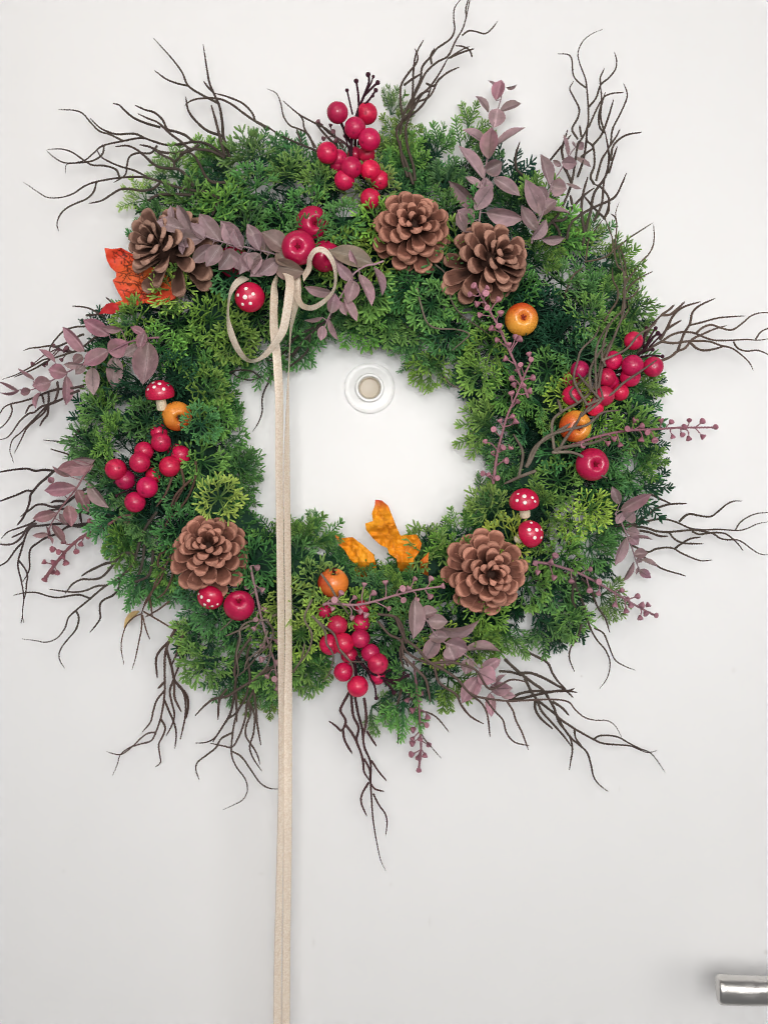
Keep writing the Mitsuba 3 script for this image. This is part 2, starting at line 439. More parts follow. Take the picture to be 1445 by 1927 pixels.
def sprig(x, y, d, n, r_px, tone, kind, seed, to=None):
    rg = np.random.default_rng(seed)
    v, f, c = (ROS if kind == 'r' else FEA)[seed % 9]
    r = r_px * px(d)
    M = frame(n, rg.uniform(0, 6.28))
    if kind == 'f':                                # feathers: local z = growing direction, local y = flat side towards the viewer
        zc = unit(n)
        yc = unit(np.array([0, -1, 0]) + 0.35 * rg.normal(size=3))
        yc = unit(yc - zc * (yc @ zc))
        M = np.stack([np.cross(yc, zc), yc, zc], 1)
    w = (v * r) @ M.T + P(x, y, d)
    lo, hi = (np.array(q) for q in GREENS[tone])
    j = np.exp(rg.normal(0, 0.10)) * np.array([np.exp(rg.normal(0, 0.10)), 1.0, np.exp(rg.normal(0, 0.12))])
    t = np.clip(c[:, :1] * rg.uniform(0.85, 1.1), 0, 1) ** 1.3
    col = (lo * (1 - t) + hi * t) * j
    return w, f, col


def field(x, y):
    """Position in the ring's cross-section: 0 at the hole, 1 at the outer edge, and the outward direction in the picture plane."""
    p = Point(x, y)
    di, do = p.distance(INN), p.distance(OUT.exterior)
    e = 6.0
    def tt(a, b_):
        q = Point(a, b_)
        return q.distance(INN) / (q.distance(INN) + q.distance(OUT.exterior) + 1e-6)
    g = np.array([tt(x + e, y) - tt(x - e, y), tt(x, y + e) - tt(x, y - e)])
    rad = unit(np.array([x - 695.0, y - 790.0]))
    g = unit(unit(g) + rad)
    return di / (di + do + 1e-6), g


# circles (px) that the decorations take up
TAKEN = [(312, 465, 66), (776, 427, 66), (928, 488, 72), (395, 1035, 66), (920, 1080, 70), (588, 418, 24), (561, 466, 26), (1114, 873, 26), (450, 1140, 26), (981, 601, 26), (1082, 802, 26), (333, 782, 20), (627, 1096, 24),
         (470, 559, 26), (301, 740, 26), (985, 944, 26), (997, 1004, 26), (395, 1124, 22), (665, 240, 40), (670, 310, 50), (270, 870, 50), (310, 850, 36), (250, 930, 30), (1140, 700, 52), (1200, 670, 36), (660, 1200, 46),
         (690, 1260, 40), (655, 1060, 20), (250, 520, 42), (215, 500, 45), (255, 562, 40), (210, 572, 28), (530, 560, 18), (430, 470, 36), (500, 470, 30), (250, 660, 50), (190, 650, 50), (130, 680, 40), (620, 540, 26)]
HAND = [(412, 938, 56, 'yellow', 'r', 0.066), (905, 702, 55, 'yellow', 'r', 0.050), (388, 735, 56, 'fresh', 'r', 0.050), (400, 790, 50, 'fresh', 'r', 0.048), (645, 418, 52, 'mid', 'r', 0.060), (480, 352, 56, 'mid', 'r', 0.050),
        (545, 330, 50, 'fresh', 'r', 0.046), (1050, 905, 54, 'fresh', 'r', 0.050), (920, 955, 52, 'fresh', 'r', 0.050), (1110, 960, 50, 'yellow', 'r', 0.048), (1075, 985, 44, 'yellow', 'r', 0.044), (765, 545, 54, 'mid', 'r', 0.044),
        (335, 610, 52, 'mid', 'r', 0.046), (190, 775, 52, 'fresh', 'r', 0.042), (455, 880, 50, 'mid', 'r', 0.036), (775, 640, 50, 'mid', 'f', 0.030), (575, 1025, 58, 'olive', 'f', 0.03), (600, 1020, 54, 'mid', 'f', 0.036), (555, 1050, 50, 'mid', 'r', 0.034), (378, 800, 46, 'mid', 'r', 0.078), (705, 1112, 40, 'mid', 'f', 0.054), (690, 1098, 40, 'mid', 'f', 0.050), (735, 1100, 38, 'fresh', 'f', 0.056), (772, 1100, 38, 'mid', 'f', 0.050), (745, 1116, 40, 'olive', 'f', 0.052), (775, 1122, 40, 'mid', 'r', 0.050), (715, 1132, 40, 'mid', 'r', 0.050), (455, 1185, 50, 'mid', 'r', 0.038), (1075, 1165, 50, 'fresh', 'r', 0.042), (1200, 860, 50, 'fresh', 'f', 0.03), (1140, 560, 50, 'fresh', 'f', 0.034), (600, 345, 46, 'fresh', 'r', 0.05), (370, 1190, 52, 'fresh', 'f', 0.034), (1010, 1010, 40, 'fresh', 'r', 0.044), (865, 1005, 46, 'fresh', 'f', 0.036), (275, 378, 44, 'yellow', 'f', 0.03),
        (335, 330, 50, 'fresh', 'f', 0.030), (395, 312, 48, 'fresh', 'f', 0.03), (745, 262, 50, 'olive', 'f', 0.024), (765, 315, 52, 'fresh', 'f', 0.034), (822, 292, 52, 'fresh', 'f', 0.028), (870, 285, 50, 'fresh', 'f', 0.028), (900, 310, 48, 'mid', 'f', 0.03), (735, 300, 46, 'olive', 'f', 0.03), (880, 250, 48, 'fresh', 'f', 0.02), (735, 215, 46, 'olive', 'f', 0.02), (1130, 1120, 50, 'olive', 'f', 0.03), (1090, 470, 50, 'olive', 'f', 0.03), (760, 1130, 44, 'fresh', 'r', 0.042),
        (395, 700, 44, 'mid', 'r', 0.048), (430, 820, 46, 'mid', 'r', 0.042), (1040, 1110, 52, 'mid', 'r', 0.04), (700, 1330, 46, 'fresh', 'f', 0.022), (500, 1300, 48, 'olive', 'f', 0.022)]
placed = [(x, y) for x, y, *_ in HAND]
seed = 1000
todo = []
for x, y, r, tone, kind, d in HAND:
    u, g = field(x, y)
    phi = math.pi * np.clip(u, 0.02, 0.98)
    n = unit(np.array([-g[0] * math.cos(phi), -math.sin(phi) * 1.3 - 0.25, g[1] * math.cos(phi)])) if kind == 'r' else unit(np.array([-g[0] * math.cos(phi), -0.35, g[1] * math.cos(phi)]))
    todo.append((x, y, d - 0.012, n, r, tone, kind, seed)); seed += 1
region = OUT.buffer(-38).difference(INN.buffer(28))
rp = random.Random(11)
tries = 0
while tries < 30000 and len(todo) < 296:
    tries += 1
    x, y = rp.uniform(100, 1290), rp.uniform(160, 1385)
    if not region.contains(Point(x, y)): continue
    if any((x - a) ** 2 + (y - b_) ** 2 < r * r for a, b_, r in TAKEN): continue
    if any((x - a) ** 2 + (y - b_) ** 2 < 52 ** 2 for a, b_ in placed): continue
    placed.append((x, y))
    u, g = field(x, y)
    phi = math.pi * (0.06 + 0.88 * u)
    edge = abs(math.cos(phi))
    kind = 'f' if rp.random() < 0.06 + 0.72 * edge ** 1.8 else 'r'
    d = 0.006 + 0.031 * math.sin(phi) ** 0.8 + rp.uniform(-0.006, 0.008)
    q = meshkit.fbm(np.array([[x / 150, y / 150, 2.0]]), 2)[0] + rp.uniform(-0.16, 0.16)
    tone = 'deep' if q < 0.27 else 'blue' if q < 0.40 else 'mid' if q < 0.52 else 'fresh' if q < 0.68 else 'olive' if edge > 0.5 else 'yellow'  # darkest tone puts the shaded gaps between tufts into the sprig colour
    if edge > 0.75 and rp.random() < 0.3: tone = 'olive'
    n = np.array([-g[0] * math.cos(phi), -math.sin(phi) * 1.1 - 0.12, g[1] * math.cos(phi)]) + 0.22 * np.array([rp.gauss(0, 1), rp.gauss(0, 1), rp.gauss(0, 1)])
    if kind == 'f': n[1] *= 0.4
    n[1] = min(n[1], -0.02)
    todo.append((x, y, d, unit(n), rp.uniform(50, 64), tone, kind, seed)); seed += 1
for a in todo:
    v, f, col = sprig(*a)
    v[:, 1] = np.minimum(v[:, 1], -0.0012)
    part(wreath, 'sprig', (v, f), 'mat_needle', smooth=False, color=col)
# the undergrowth between them, painted darker mid-ring as the shade of the gaps
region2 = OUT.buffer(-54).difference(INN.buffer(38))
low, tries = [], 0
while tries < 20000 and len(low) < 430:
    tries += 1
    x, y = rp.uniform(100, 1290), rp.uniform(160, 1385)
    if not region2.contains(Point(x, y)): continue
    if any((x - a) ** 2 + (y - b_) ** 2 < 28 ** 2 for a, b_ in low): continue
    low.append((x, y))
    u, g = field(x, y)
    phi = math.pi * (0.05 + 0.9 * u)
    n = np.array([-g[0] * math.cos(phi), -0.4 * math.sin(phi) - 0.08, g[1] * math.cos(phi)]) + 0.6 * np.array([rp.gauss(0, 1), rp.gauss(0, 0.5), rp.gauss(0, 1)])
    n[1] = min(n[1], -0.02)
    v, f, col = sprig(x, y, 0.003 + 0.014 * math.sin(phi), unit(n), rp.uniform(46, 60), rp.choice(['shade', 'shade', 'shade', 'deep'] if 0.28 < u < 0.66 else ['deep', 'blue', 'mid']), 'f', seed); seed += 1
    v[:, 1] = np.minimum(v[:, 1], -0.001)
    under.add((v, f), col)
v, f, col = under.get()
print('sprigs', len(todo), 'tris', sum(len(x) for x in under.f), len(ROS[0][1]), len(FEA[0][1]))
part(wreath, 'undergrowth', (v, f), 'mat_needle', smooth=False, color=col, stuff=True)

# ------------------------------------------------------------------ pine cones


def cone_scale(L, w, th, cup, rg, base):
    """One woody scale: a spoon along +x, its upper face +z, with a crisp pale lip round the far end."""
    t = np.array([0, 0.18, 0.36, 0.52, 0.66, 0.78, 0.87, 0.93, 0.97, 1.0])
    prof = np.interp(t, [0, 0.35, 0.72, 0.86, 0.93, 0.97, 1], [0.36, 0.66, 1.0, 1.0, 0.88, 0.70, 0.42]) * w
    thk = np.interp(t, [0, 0.5, 0.8, 0.95, 1], [0.25, 0.40, 0.8, 1.05, 0.8]) * th
    na = 16
    a = (np.arange(na) + 0.5) * 2 * np.pi / na
    ca, sa = np.cos(a), np.sin(a)
    v, c = [], []
    lift, skew = rg.uniform(-0.02, 0.12), rg.normal(0, 0.10)
    sh = rg.uniform(0, 50)
    for i, s in enumerate(t):
        y = prof[i] * np.sign(ca) * np.abs(ca) ** 0.75
        y = y * (1 + 0.05 * rg.normal())
        x = s * L - 0.12 * w * (y / w) ** 2 * (s > 0.9)
        z = thk[i] * np.sign(sa) * np.abs(sa) ** 0.42 + cup * (y / w) ** 2 * w * 0.5 - lift * L * s ** 2 + skew * y * s
        n1 = meshkit.noise(np.stack([x * 900 + sh, y * 1500, np.full(na, s)], -1)) - 0.5
        ridge = np.exp(-(y / (0.10 * w)) ** 2) * 0.22 * th * (sa > 0.2) * (s > 0.35)
        v.append(np.stack([x, y, z + ridge + n1 * th * 0.22], -1))
        edge = np.abs(y) / max(prof[i], 1e-6)
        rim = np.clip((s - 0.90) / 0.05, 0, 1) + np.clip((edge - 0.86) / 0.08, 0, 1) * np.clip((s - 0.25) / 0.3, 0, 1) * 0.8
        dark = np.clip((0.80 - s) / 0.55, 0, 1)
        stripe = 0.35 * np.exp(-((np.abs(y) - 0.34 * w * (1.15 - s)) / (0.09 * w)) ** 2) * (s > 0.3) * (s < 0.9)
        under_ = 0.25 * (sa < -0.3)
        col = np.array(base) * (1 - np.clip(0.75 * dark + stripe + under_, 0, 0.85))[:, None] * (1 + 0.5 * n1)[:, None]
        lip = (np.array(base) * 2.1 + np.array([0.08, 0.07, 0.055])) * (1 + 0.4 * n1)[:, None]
        rim = np.clip(rim, 0, 1)[:, None] * 0.92
        c.append(col * (1 - rim) + lip * rim)
    v, c = np.vstack(v), np.vstack(c)
    n = len(t)
    i, j = np.meshgrid(np.arange(n - 1), np.arange(na), indexing='ij')
    q = np.stack([i * na + j, i * na + (j + 1) % na, (i + 1) * na + (j + 1) % na, (i + 1) * na + j], -1).reshape(-1, 4)
    f = np.vstack([q[:, [0, 1, 2]], q[:, [0, 2, 3]]])
    v = np.vstack([v, v[-na:].mean(0) + [0.0003, 0, 0]])
    c = np.vstack([c, c[-na:].mean(0)])
    jj = np.arange(na)
    f = np.vstack([f, np.stack([np.full(na, n * na), (n - 1) * na + jj, (n - 1) * na + (jj + 1) % na], -1)])
    return v, f[:, ::-1], c * np.exp(rg.normal(0, 0.13))


def pine_cone(x, y, r_px, d, axis, label, sd, base=(0.190, 0.074, 0.050), N=46, open_=1.0, spin=0.0, top=0.30):
    key = thing('pine_cone', label, 'pine cone', 'pine cones fixed to the wreath')
    rg = np.random.default_rng(sd)
    R = r_px * px(d)
    M = frame(axis, spin)
    o = P(x, y, d)
    m = trimesh.creation.icosphere(subdivisions=2, radius=1.0)
    v = np.array(m.vertices) * np.array([0.30, 0.30, 0.55]) * R + np.array([0, 0, -0.22 * R])
    part(key, 'core', (v @ M.T + o, np.array(m.faces)), 'mat_matte', color=(0.045, 0.022, 0.016))
    for i in range(N):
        u = (i + 0.5) / N                      # 0 at the tip, 1 at the base
        az = i * 2.399963 + rg.normal(0, 0.11)
        el = math.radians(np.interp(u, [0, 0.12, 0.35, 0.65, 1], [80, 62, 40, 14, -16]) + rg.normal(0, 6))
        L = R * np.interp(u, [0, 0.12, 0.35, 0.65, 1], [0.36, 0.55, 0.74, 0.88, 0.90]) * open_ * rg.uniform(0.90, 1.07)
        w = R * np.interp(u, [0, 0.2, 0.5, 1], [0.075, 0.135, 0.185, 0.205]) * rg.uniform(0.88, 1.12)
        h = R * np.interp(u, [0, 1], [top, -0.62])
        sv, sf, sc = cone_scale(L, w, R * 0.055 * rg.uniform(0.85, 1.15), 0.55, rg, base)
        ce, se = math.cos(el), math.sin(el)
        ax = np.array([math.cos(az) * ce, math.sin(az) * ce, se])
        sy = np.array([-math.sin(az), math.cos(az), 0])
        ax2 = unit(ax + sy * rg.normal(0, 0.08))
        sz = np.cross(ax2, sy); sz = unit(sz)
        sy2 = np.cross(sz, ax2)
        Q = np.stack([ax2, sy2, sz], 1)
        w3 = sv @ Q.T + np.array([0, 0, h]) + np.array([math.cos(az), math.sin(az), 0]) * R * 0.08
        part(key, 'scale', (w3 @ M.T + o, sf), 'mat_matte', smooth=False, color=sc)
    return key


def toward(dx, dy):      # axis towards the viewer, leaning by dx right and dy down (picture plane)
    return unit([dx, -1.0, -dy])


pine_cone(308, 466, 84, 0.058, toward(-0.55, -0.15), 'loose grey brown pine cone at the upper left, next to the red orange maple leaf', 1, base=(0.150, 0.076, 0.055), N=42, open_=1.08, spin=0.4)
pine_cone(777, 428, 79, 0.062, toward(0.05, -0.02), 'round reddish brown pine cone facing straight out, top centre below the berries', 2, N=58, spin=0.9)
pine_cone(926, 490, 84, 0.062, toward(0.45, -0.12), 'darker brown pine cone tilted to the upper right, above an orange apple', 3, base=(0.150, 0.066, 0.046), N=46, open_=1.0, spin=2.0)
pine_cone(394, 1035, 79, 0.058, toward(0.10, -0.38), 'brown pine cone at the lower left, partly under a bright yellow green sprig', 4, base=(0.190, 0.074, 0.051), N=58, spin=1.3)
pine_cone(920, 1079, 82, 0.062, toward(0.12, 0.02), 'large brown pine cone at the lower right, below two spotted mushrooms', 5, base=(0.200, 0.078, 0.053), N=58, spin=2.7)

# ------------------------------------------------------------------ berries
RED = (0.50, 0.007, 0.062)


def berry_mesh(r, face, rg, col=RED):
    v, f = ball(1.0, 3)
    nz = meshkit.fbm(v * 2.2 + rg.uniform(0, 50, 3), 3)
    M = frame(face)
    top = v @ M[:, 2]
    dim = np.exp(-((1 - top) / 0.012) ** 1)
    rad = 1 + 0.025 * (nz - 0.5) - 0.06 * dim
    streak = meshkit.noise(np.stack([np.arctan2(v @ M[:, 0], v @ M[:, 1]) * 3.0, top * 0.8, 0 * top], -1) + rg.uniform(0, 30, 3))
    c = np.array(col) * (0.82 + 0.40 * nz)[:, None] * (0.85 + 0.3 * streak)[:, None]
    c = c + np.array([0.10, 0.035, 0.05]) * (np.clip(streak - 0.62, 0, 1) * 1.4)[:, None]
    c = c * (1 - 0.75 * np.exp(-((1 - top) / 0.006)))[:, None]
    return v * (rad * r)[:, None], f, c


def berry_spray(label, berries, d0, root, tips, sd, stemcol=(0.035, 0.010, 0.018)):
    """berries: (x, y, r, depth step in mm); tips: lines of pixels of the bare stem ends."""
    key = thing('berry_spray', label, 'berry spray', 'sprays of red berries on the wreath')
    rg = np.random.default_rng(sd)
    rx, ry = root
    for (x, y, r, dz) in berries:
        d = d0 + dz * 0.001
        o = P(x, y, d)
        face = unit([rg.normal(0, 0.6), -0.6 + rg.normal(0, 0.4), -0.5 + rg.normal(0, 0.5)])
        v, f, c = berry_mesh(r * px(d), face, rg)
        c = c * np.array([math.exp(rg.normal(0, 0.12)), math.exp(rg.normal(0, 0.2)), math.exp(rg.normal(0, 0.12))])
        bk = part(key, 'berry', (v + o, f), 'mat_berry', color=c)
        # stalk from the stem
        t = rg.uniform(0.35, 0.6)
        a = P(rx + (x - rx) * t * 0.5, ry + (y - ry) * t, d0 - 0.014)
        ln = smoothline(np.array([a, (a + o) / 2 + np.array([0, 0.003, 0]), o + np.array([0, 0.004, 0])]), 0.003)
        vf = tube(ln, 0.0010, 6)
        part(bk, 'stalk', vf, 'mat_matte', color=stemcol)
    for ln, r0, r1 in tips:
        q = np.array([P(x, y, d0 - 0.004 + 0.004 * math.sin(i * 1.3)) for i, (x, y) in enumerate(ln)])
        q = smoothline(q, 0.003)
        mb = MB()
        mb.add(tube(q, np.linspace(r0, r1, len(q)) * S, 7), stemcol)
        if r1 > 0.9:
            v, f = ball(1.0, 2)
            dr = unit(q[-1] - q[-2])
            Mx = frame(dr)
            vv = v * np.array([1.0, 1.0, 0.9]) * (1 + 0.25 * v[:, 2:3]) * S * r1 * 2.2
            mb.add((vv @ Mx.T + q[-1], f), np.array(stemcol) * 1.4)
        put(mb, key, 'stem_tip', 'mat_matte')
    return key


def B(f, pts): return [tuple(q) for q in fx(f, pts)]


berry_spray('red berry spray at the top of the wreath, with dark bare stem ends above it',
            [(635, 211, 20, 4), (690, 213, 20, -6), (668, 240, 20, 6), (695, 262, 21, 8), (616, 287, 20, 6), (637, 298, 17, -6), (636, 310, 15, -8), (661, 315, 20, 9), (697, 320, 19, 6), (648, 338, 19, 5), (714, 338, 18, 0),
             (697, 373, 19, 6), (690, 290, 16, -8), (668, 290, 14, -12)], 0.045, (668, 330),
            [(B('B', [(520, 860), (530, 720), (560, 600), (600, 500), (620, 440), (615, 405)]), 3.2, 2.0), (B('B', [(565, 580), (560, 500), (550, 440)]), 2.2, 1.9), (B('B', [(530, 620), (512, 540), (500, 490)]), 1.6, 1.5),
             (B('B', [(590, 520), (630, 480), (665, 448)]), 2.4, 1.9), (B('B', [(600, 500), (630, 450), (642, 415)]), 1.8, 1.3), (B('B', [(570, 590), (620, 540), (655, 490)]), 2.2, 1.8), (B('B', [(560, 600), (600, 560), (640, 520)]), 2.0, 1.2),
             (B('B', [(520, 850), (480, 700), (470, 660)]), 1.6, 1.0)], 11)
berry_spray('red berry spray on the left side, beside an orange apple',
            [(299, 813, 16, -2), (303, 832, 18.5, 5), (271, 849, 18, 2), (263, 870, 19.5, 8), (218, 883, 20, 4), (340, 856, 18, -2), (319, 878, 19.5, 6), (236, 903, 19, -2), (277, 917, 20, 8), (289, 895, 15, -7), (254, 945, 19.5, 5), (330, 850, 15, -10)],
            0.050, (300, 880),
            [(B('X', [(1200, 300), (1150, 240), (1130, 190)]), 2.0, 1.0), (B('X', [(1180, 290), (1100, 210), (1040, 180)]), 2.0, 1.2), (B('X', [(1180, 280), (1090, 270), (1040, 230)]), 1.8, 1.2), (B('X', [(1190, 290), (1150, 340), (1160, 400)]), 2.2, 1.1),
             (B('X', [(1190, 280), (1220, 210), (1225, 170)]), 1.6, 1.0), (B('X', [(1190, 300), (1110, 320), (1060, 350)]), 1.8, 1.3), (B('X', [(1250, 300), (1190, 290), (1130, 260)]), 2.4, 1.2)], 12)
berry_spray('red berry spray on the right side, crossed by grey twigs',
            [(1192, 641, 17.5, 2), (1153, 678, 18, 0), (1190, 688, 20.5, 7), (1229, 690, 19, 4), (1186, 709, 19, 0), (1141, 710, 17.5, 3), (1091, 696, 17.5, 4), (1076, 744, 18.5, 5), (1137, 745, 19, 8), (1167, 738, 16, 1), (1119, 766, 17, 4), (1073, 715, 15, -8),
             (1150, 720, 15, -8)], 0.050, (1120, 740),
            [(B('G', [(560, 610), (620, 550), (660, 490), (695, 460)]), 2.4, 2.0), (B('G', [(610, 560), (640, 490), (680, 425)]), 2.0, 1.6), (B('G', [(600, 560), (600, 490), (618, 425)]), 2.0, 1.6), (B('G', [(590, 590), (630, 575), (660, 570)]), 1.9, 1.5),
             (B('G', [(580, 620), (650, 610), (725, 615)]), 1.9, 1.6), (B('G', [(600, 560), (590, 510), (572, 488)]), 1.7, 1.4), (B('G', [(640, 550), (680, 510), (715, 470)]), 1.8, 1.1)], 13)
berry_spray('red berry spray at the bottom of the wreath, below the orange apple with a stem',
            [(635, 1177, 19, 2), (679, 1173, 17, -2), (621, 1213, 20, 0), (646, 1211, 20, 6), (678, 1202, 18, 5), (697, 1229, 17.5, 4), (711, 1249, 19.5, 8), (646, 1265, 18, 5), (673, 1292, 20, 7), (682, 1143, 14, -6), (611, 1150, 14, -6), (710, 1274, 15, -5),
             (657, 1233, 16, -6)], 0.048, (665, 1180),
            [(B('I', [(770, 960), (850, 1050), (950, 1100), (1040, 1145)]), 3.2, 1.9), (B('I', [(940, 1095), (1000, 1100), (1060, 1075)]), 2.2, 1.7), (B('I', [(900, 1075), (960, 1130), (985, 1165)]), 2.2, 1.9), (B('I', [(840, 1050), (880, 1130), (890, 1195)]), 1.8, 1.7),
             (B('I', [(980, 1110), (1020, 1100), (1040, 1060)]), 2.0, 1.2), (B('I', [(860, 1060), (920, 1070), (960, 1045)]), 2.0, 1.3), (B('I', [(770, 980), (775, 1060), (785, 1120)]), 2.4, 1.5)], 14)

# ------------------------------------------------------------------ apples


def apple(x, y, r_px, d, face, cols, label, sd, stem=True, pattern='red'):
    key = thing('apple', label, 'artificial apple', 'small artificial apples on the wreath')
    rg = np.random.default_rng(sd)
    r = r_px * px(d)
    th = np.linspace(0.0, math.pi, 40)
    pr = np.stack([np.sin(th) * (1 + 0.02 * np.cos(th)), np.cos(th) * 0.93 - 0.40 * np.exp(-(th / 0.30) ** 2) - 0.16 * np.exp(-((math.pi - th) / 0.3) ** 2)], -1)
    pr[0, 0] = pr[-1, 0] = 1e-4
    v, f = lathe(pr[::-1], 48)
    f = f
    v0 = v.copy()
    az = np.arctan2(v[:, 1], v[:, 0])
    v = v * (1 + 0.022 * np.cos(5 * az + rg.uniform(0, 6)) * np.clip(v0[:, 2], 0, 1))[:, None]
    nz = meshkit.fbm(v0 * 1.4 + rg.uniform(0, 40, 3), 3)
    st = meshkit.noise(np.stack([np.cos(az) * 4, np.sin(az) * 4, v0[:, 2] * 0.7], -1) + rg.uniform(0, 40, 3))
    a, b_ = np.array(cols[0]), np.array(cols[1])
    if pattern == 'red':
        t = np.clip(nz * 0.9 + st * 0.3 - 0.25, 0, 1)
    else:      # yellow to orange with a red flush on one side and in the dimple
        q = v0 @ unit(rg.normal(size=3) * [1, 1, 0.3])
        t = np.clip(0.45 + 0.85 * q + 0.7 * (nz - 0.5) + 0.35 * (st - 0.5), 0, 1)
        t = np.maximum(t, np.exp(-((1 - v0[:, 2] - 0.38) / 0.16) ** 2) * 0.0)
        hole = np.clip((0.30 - np.hypot(v0[:, 0], v0[:, 1])) / 0.12, 0, 1) * (v0[:, 2] > 0)
        t = np.maximum(t, hole * 0.8)
    c = a * (1 - t)[:, None] + b_ * t[:, None]
    M = frame(face, rg.uniform(0, 6))
    o = P(x, y, d)
    v, f = fixn(v * r, f)
    fk = part(key, 'fruit', (v @ M.T + o, f), 'mat_gloss', color=c)
    if stem == 'long':
        ln = np.array([[0, 0, 0.5], [0.02, 0.01, 0.8], [0.05, 0.02, 1.08]]) * r
        vf = tube(smoothline(ln, 0.001), np.linspace(0.0008, 0.0013, len(smoothline(ln, 0.001))), 8)
        part(key, 'stem', (vf[0] @ M.T + o, vf[1]), 'mat_matte', color=(0.06, 0.012, 0.012))
    else:
        mb = MB()
        for kx in range(5):      # dried calyx
            a0 = kx * 1.2566 + rg.normal(0, 0.2)
            ln = np.array([[0, 0, 0.44], [0.06 * math.cos(a0), 0.06 * math.sin(a0), 0.60], [0.17 * math.cos(a0), 0.17 * math.sin(a0), 0.66 + rg.uniform(-.05, .08)]]) * r
            ln = smoothline(ln, 0.0012)
            mb.add((lambda q: (q[0] @ M.T + o, q[1]))(tube(ln, np.linspace(0.0009, 0.0004, len(ln)), 6)), np.array(cols[2]))
        put(mb, fk, 'calyx', 'mat_matte')
    return key


RA = ((0.52, 0.006, 0.072), (0.33, 0.004, 0.035), (0.20, 0.006, 0.02))
OA = ((0.84, 0.36, 0.045), (0.62, 0.075, 0.014), (0.22, 0.035, 0.02))
OC = ((0.78, 0.27, 0.035), (0.60, 0.09, 0.014), (0.22, 0.035, 0.02))
OB = ((0.80, 0.22, 0.035), (0.52, 0.040, 0.018), (0.22, 0.035, 0.02))
apple(588, 419, 31, 0.046, toward(0.4, 0.3), RA, 'shiny red apple upper of the three above the ribbon bow, behind a green sprig', 21)
apple(562, 466, 32, 0.064, toward(-0.02, 0.14), RA, 'shiny red apple with its dimple facing out, just above the ribbon bow', 22)
apple(612, 482, 29, 0.048, toward(0.5, 0.4), RA, 'red apple seen through the right ribbon loop', 23)
apple(440, 492, 30, 0.034, toward(-0.1, 0.6), RA, 'red apple mostly hidden under the mauve leaves left of the bow', 24)
apple(1114, 874, 31, 0.056, toward(0.15, 0.02), RA, 'shiny red apple on the right side, below an orange apple', 25)
apple(450, 1140, 29, 0.052, toward(0.1, -0.7), RA, 'shiny red apple at the lower left, below the pine cone', 26)
apple(981, 601, 31, 0.052, toward(0.05, 0.0), OA, 'yellow orange apple below the darker pine cone on the right', 31, pattern='o')
apple(1082, 802, 30, 0.054, toward(0.2, 0.25), OA, 'orange apple crossed by grey twigs below the right berry spray', 32, pattern='o')
apple(333, 783, 28, 0.048, toward(0.5, 0.35), OC, 'orange apple on the left, half behind green sprigs and beside a spotted mushroom', 33, pattern='o')
apple(627, 1097, 29, 0.044, unit([0.12, -0.50, 1.0]), OB, 'orange red apple with an upright stem at the bottom, right of the hanging ribbon', 34, stem='long', pattern='o')

# ------------------------------------------------------------------ mushrooms


def mushroom(x, y, r_px, d, axis, dots, label, squash=0.82, stalk=1.15, sd=0):
    key = thing('mushroom', label, 'toy mushroom', 'red toy mushrooms with white dots')
    r = r_px * px(d)
    M = frame(axis)
    o = P(x, y, d)
    th = np.linspace(1e-3, 1.85, 26)
    pr = [(math.sin(t), math.cos(t) * squash) for t in th] + [(0.80, -0.30), (0.5, -0.24), (0.2, -0.2), (1e-4, -0.2)]
    v, f = lathe(np.array(pr)[::-1] * r, 44)
    v, f = fixn(v, f)
    v0 = v / r
    c = np.array([0.52, 0.006, 0.052]) * (0.9 + 0.25 * meshkit.fbm(v0 * 2 + sd, 2))[:, None]
    under_ = (v0[:, 2] < -0.15) & (np.hypot(v0[:, 0], v0[:, 1]) < 0.9)
    c[under_] = (0.55, 0.42, 0.30)
    ck = part(key, 'cap', (v @ M.T + o, f), 'mat_gloss', color=c)
    pr = np.array([(1e-4, -1.02 * stalk), (0.30, -1.0 * stalk), (0.36, -0.92 * stalk), (0.36, -0.6 * stalk), (0.33, -0.3), (0.33, -0.1)]) * r
    v, f = lathe(pr, 28)
    part(key, 'stalk', (v @ M.T + o, f), 'mat_gloss', color=(0.72, 0.62, 0.45))
    for (dx, dy, s) in dots:      # offsets in photo pixels from the cap's centre
        q = np.array([dx / r_px, 0.0, -dy / r_px])
        rr = np.hypot(q[0], q[2])
        q[1] = -math.sqrt(max(0.02, 1 - min(rr, 0.985) ** 2))
        q = unit(q)
        ql = M.T @ q
        qs = ql * np.array([1, 1, squash])
        nn = unit(ql / np.array([1, 1, squash]))
        bv, bf = ball(1.0, 2)
        bv = bv * np.array([1, 1, 0.35]) * s * px(d)
        part(ck, 'spot', ((bv @ frame(nn).T + qs * r * 1.0) @ M.T + o, bf), 'mat_gloss', color=(0.86, 0.80, 0.74))
    return key


mushroom(470, 559, 28, 0.058, toward(0.03, 0.06), [(-4, -11, 3.6), (-19.5, 0, 3.2), (9.5, -1, 3.3), (-5.5, 5, 4.4), (-11, 17, 3.0), (4, 16, 3.2)], 'red mushroom cap with six white dots facing out inside the left ribbon loop', sd=1)
mushroom(301, 740, 27, 0.056, unit([-0.05, -0.35, 0.94]), [(-9, -20, 3), (4, -17, 3.6), (-5, -10, 3.4), (12.5, -6, 3.4), (-18, -6, 2.6), (18, -15, 2.4)], 'upright red mushroom with a cream stalk on the left beside an orange apple', squash=0.92, stalk=1.2, sd=2)
mushroom(986, 944, 28, 0.060, unit([-0.12, -0.40, 0.9]), [(-3.5, -12, 4), (-16.5, -3.5, 3.2), (-2.5, 1, 3.6), (12, -9, 3.0), (-14, -17, 2.4), (17, -1, 2.6)], 'upper of the two red mushrooms at the lower right, with its cream stalk below', squash=0.88, stalk=1.15, sd=3)
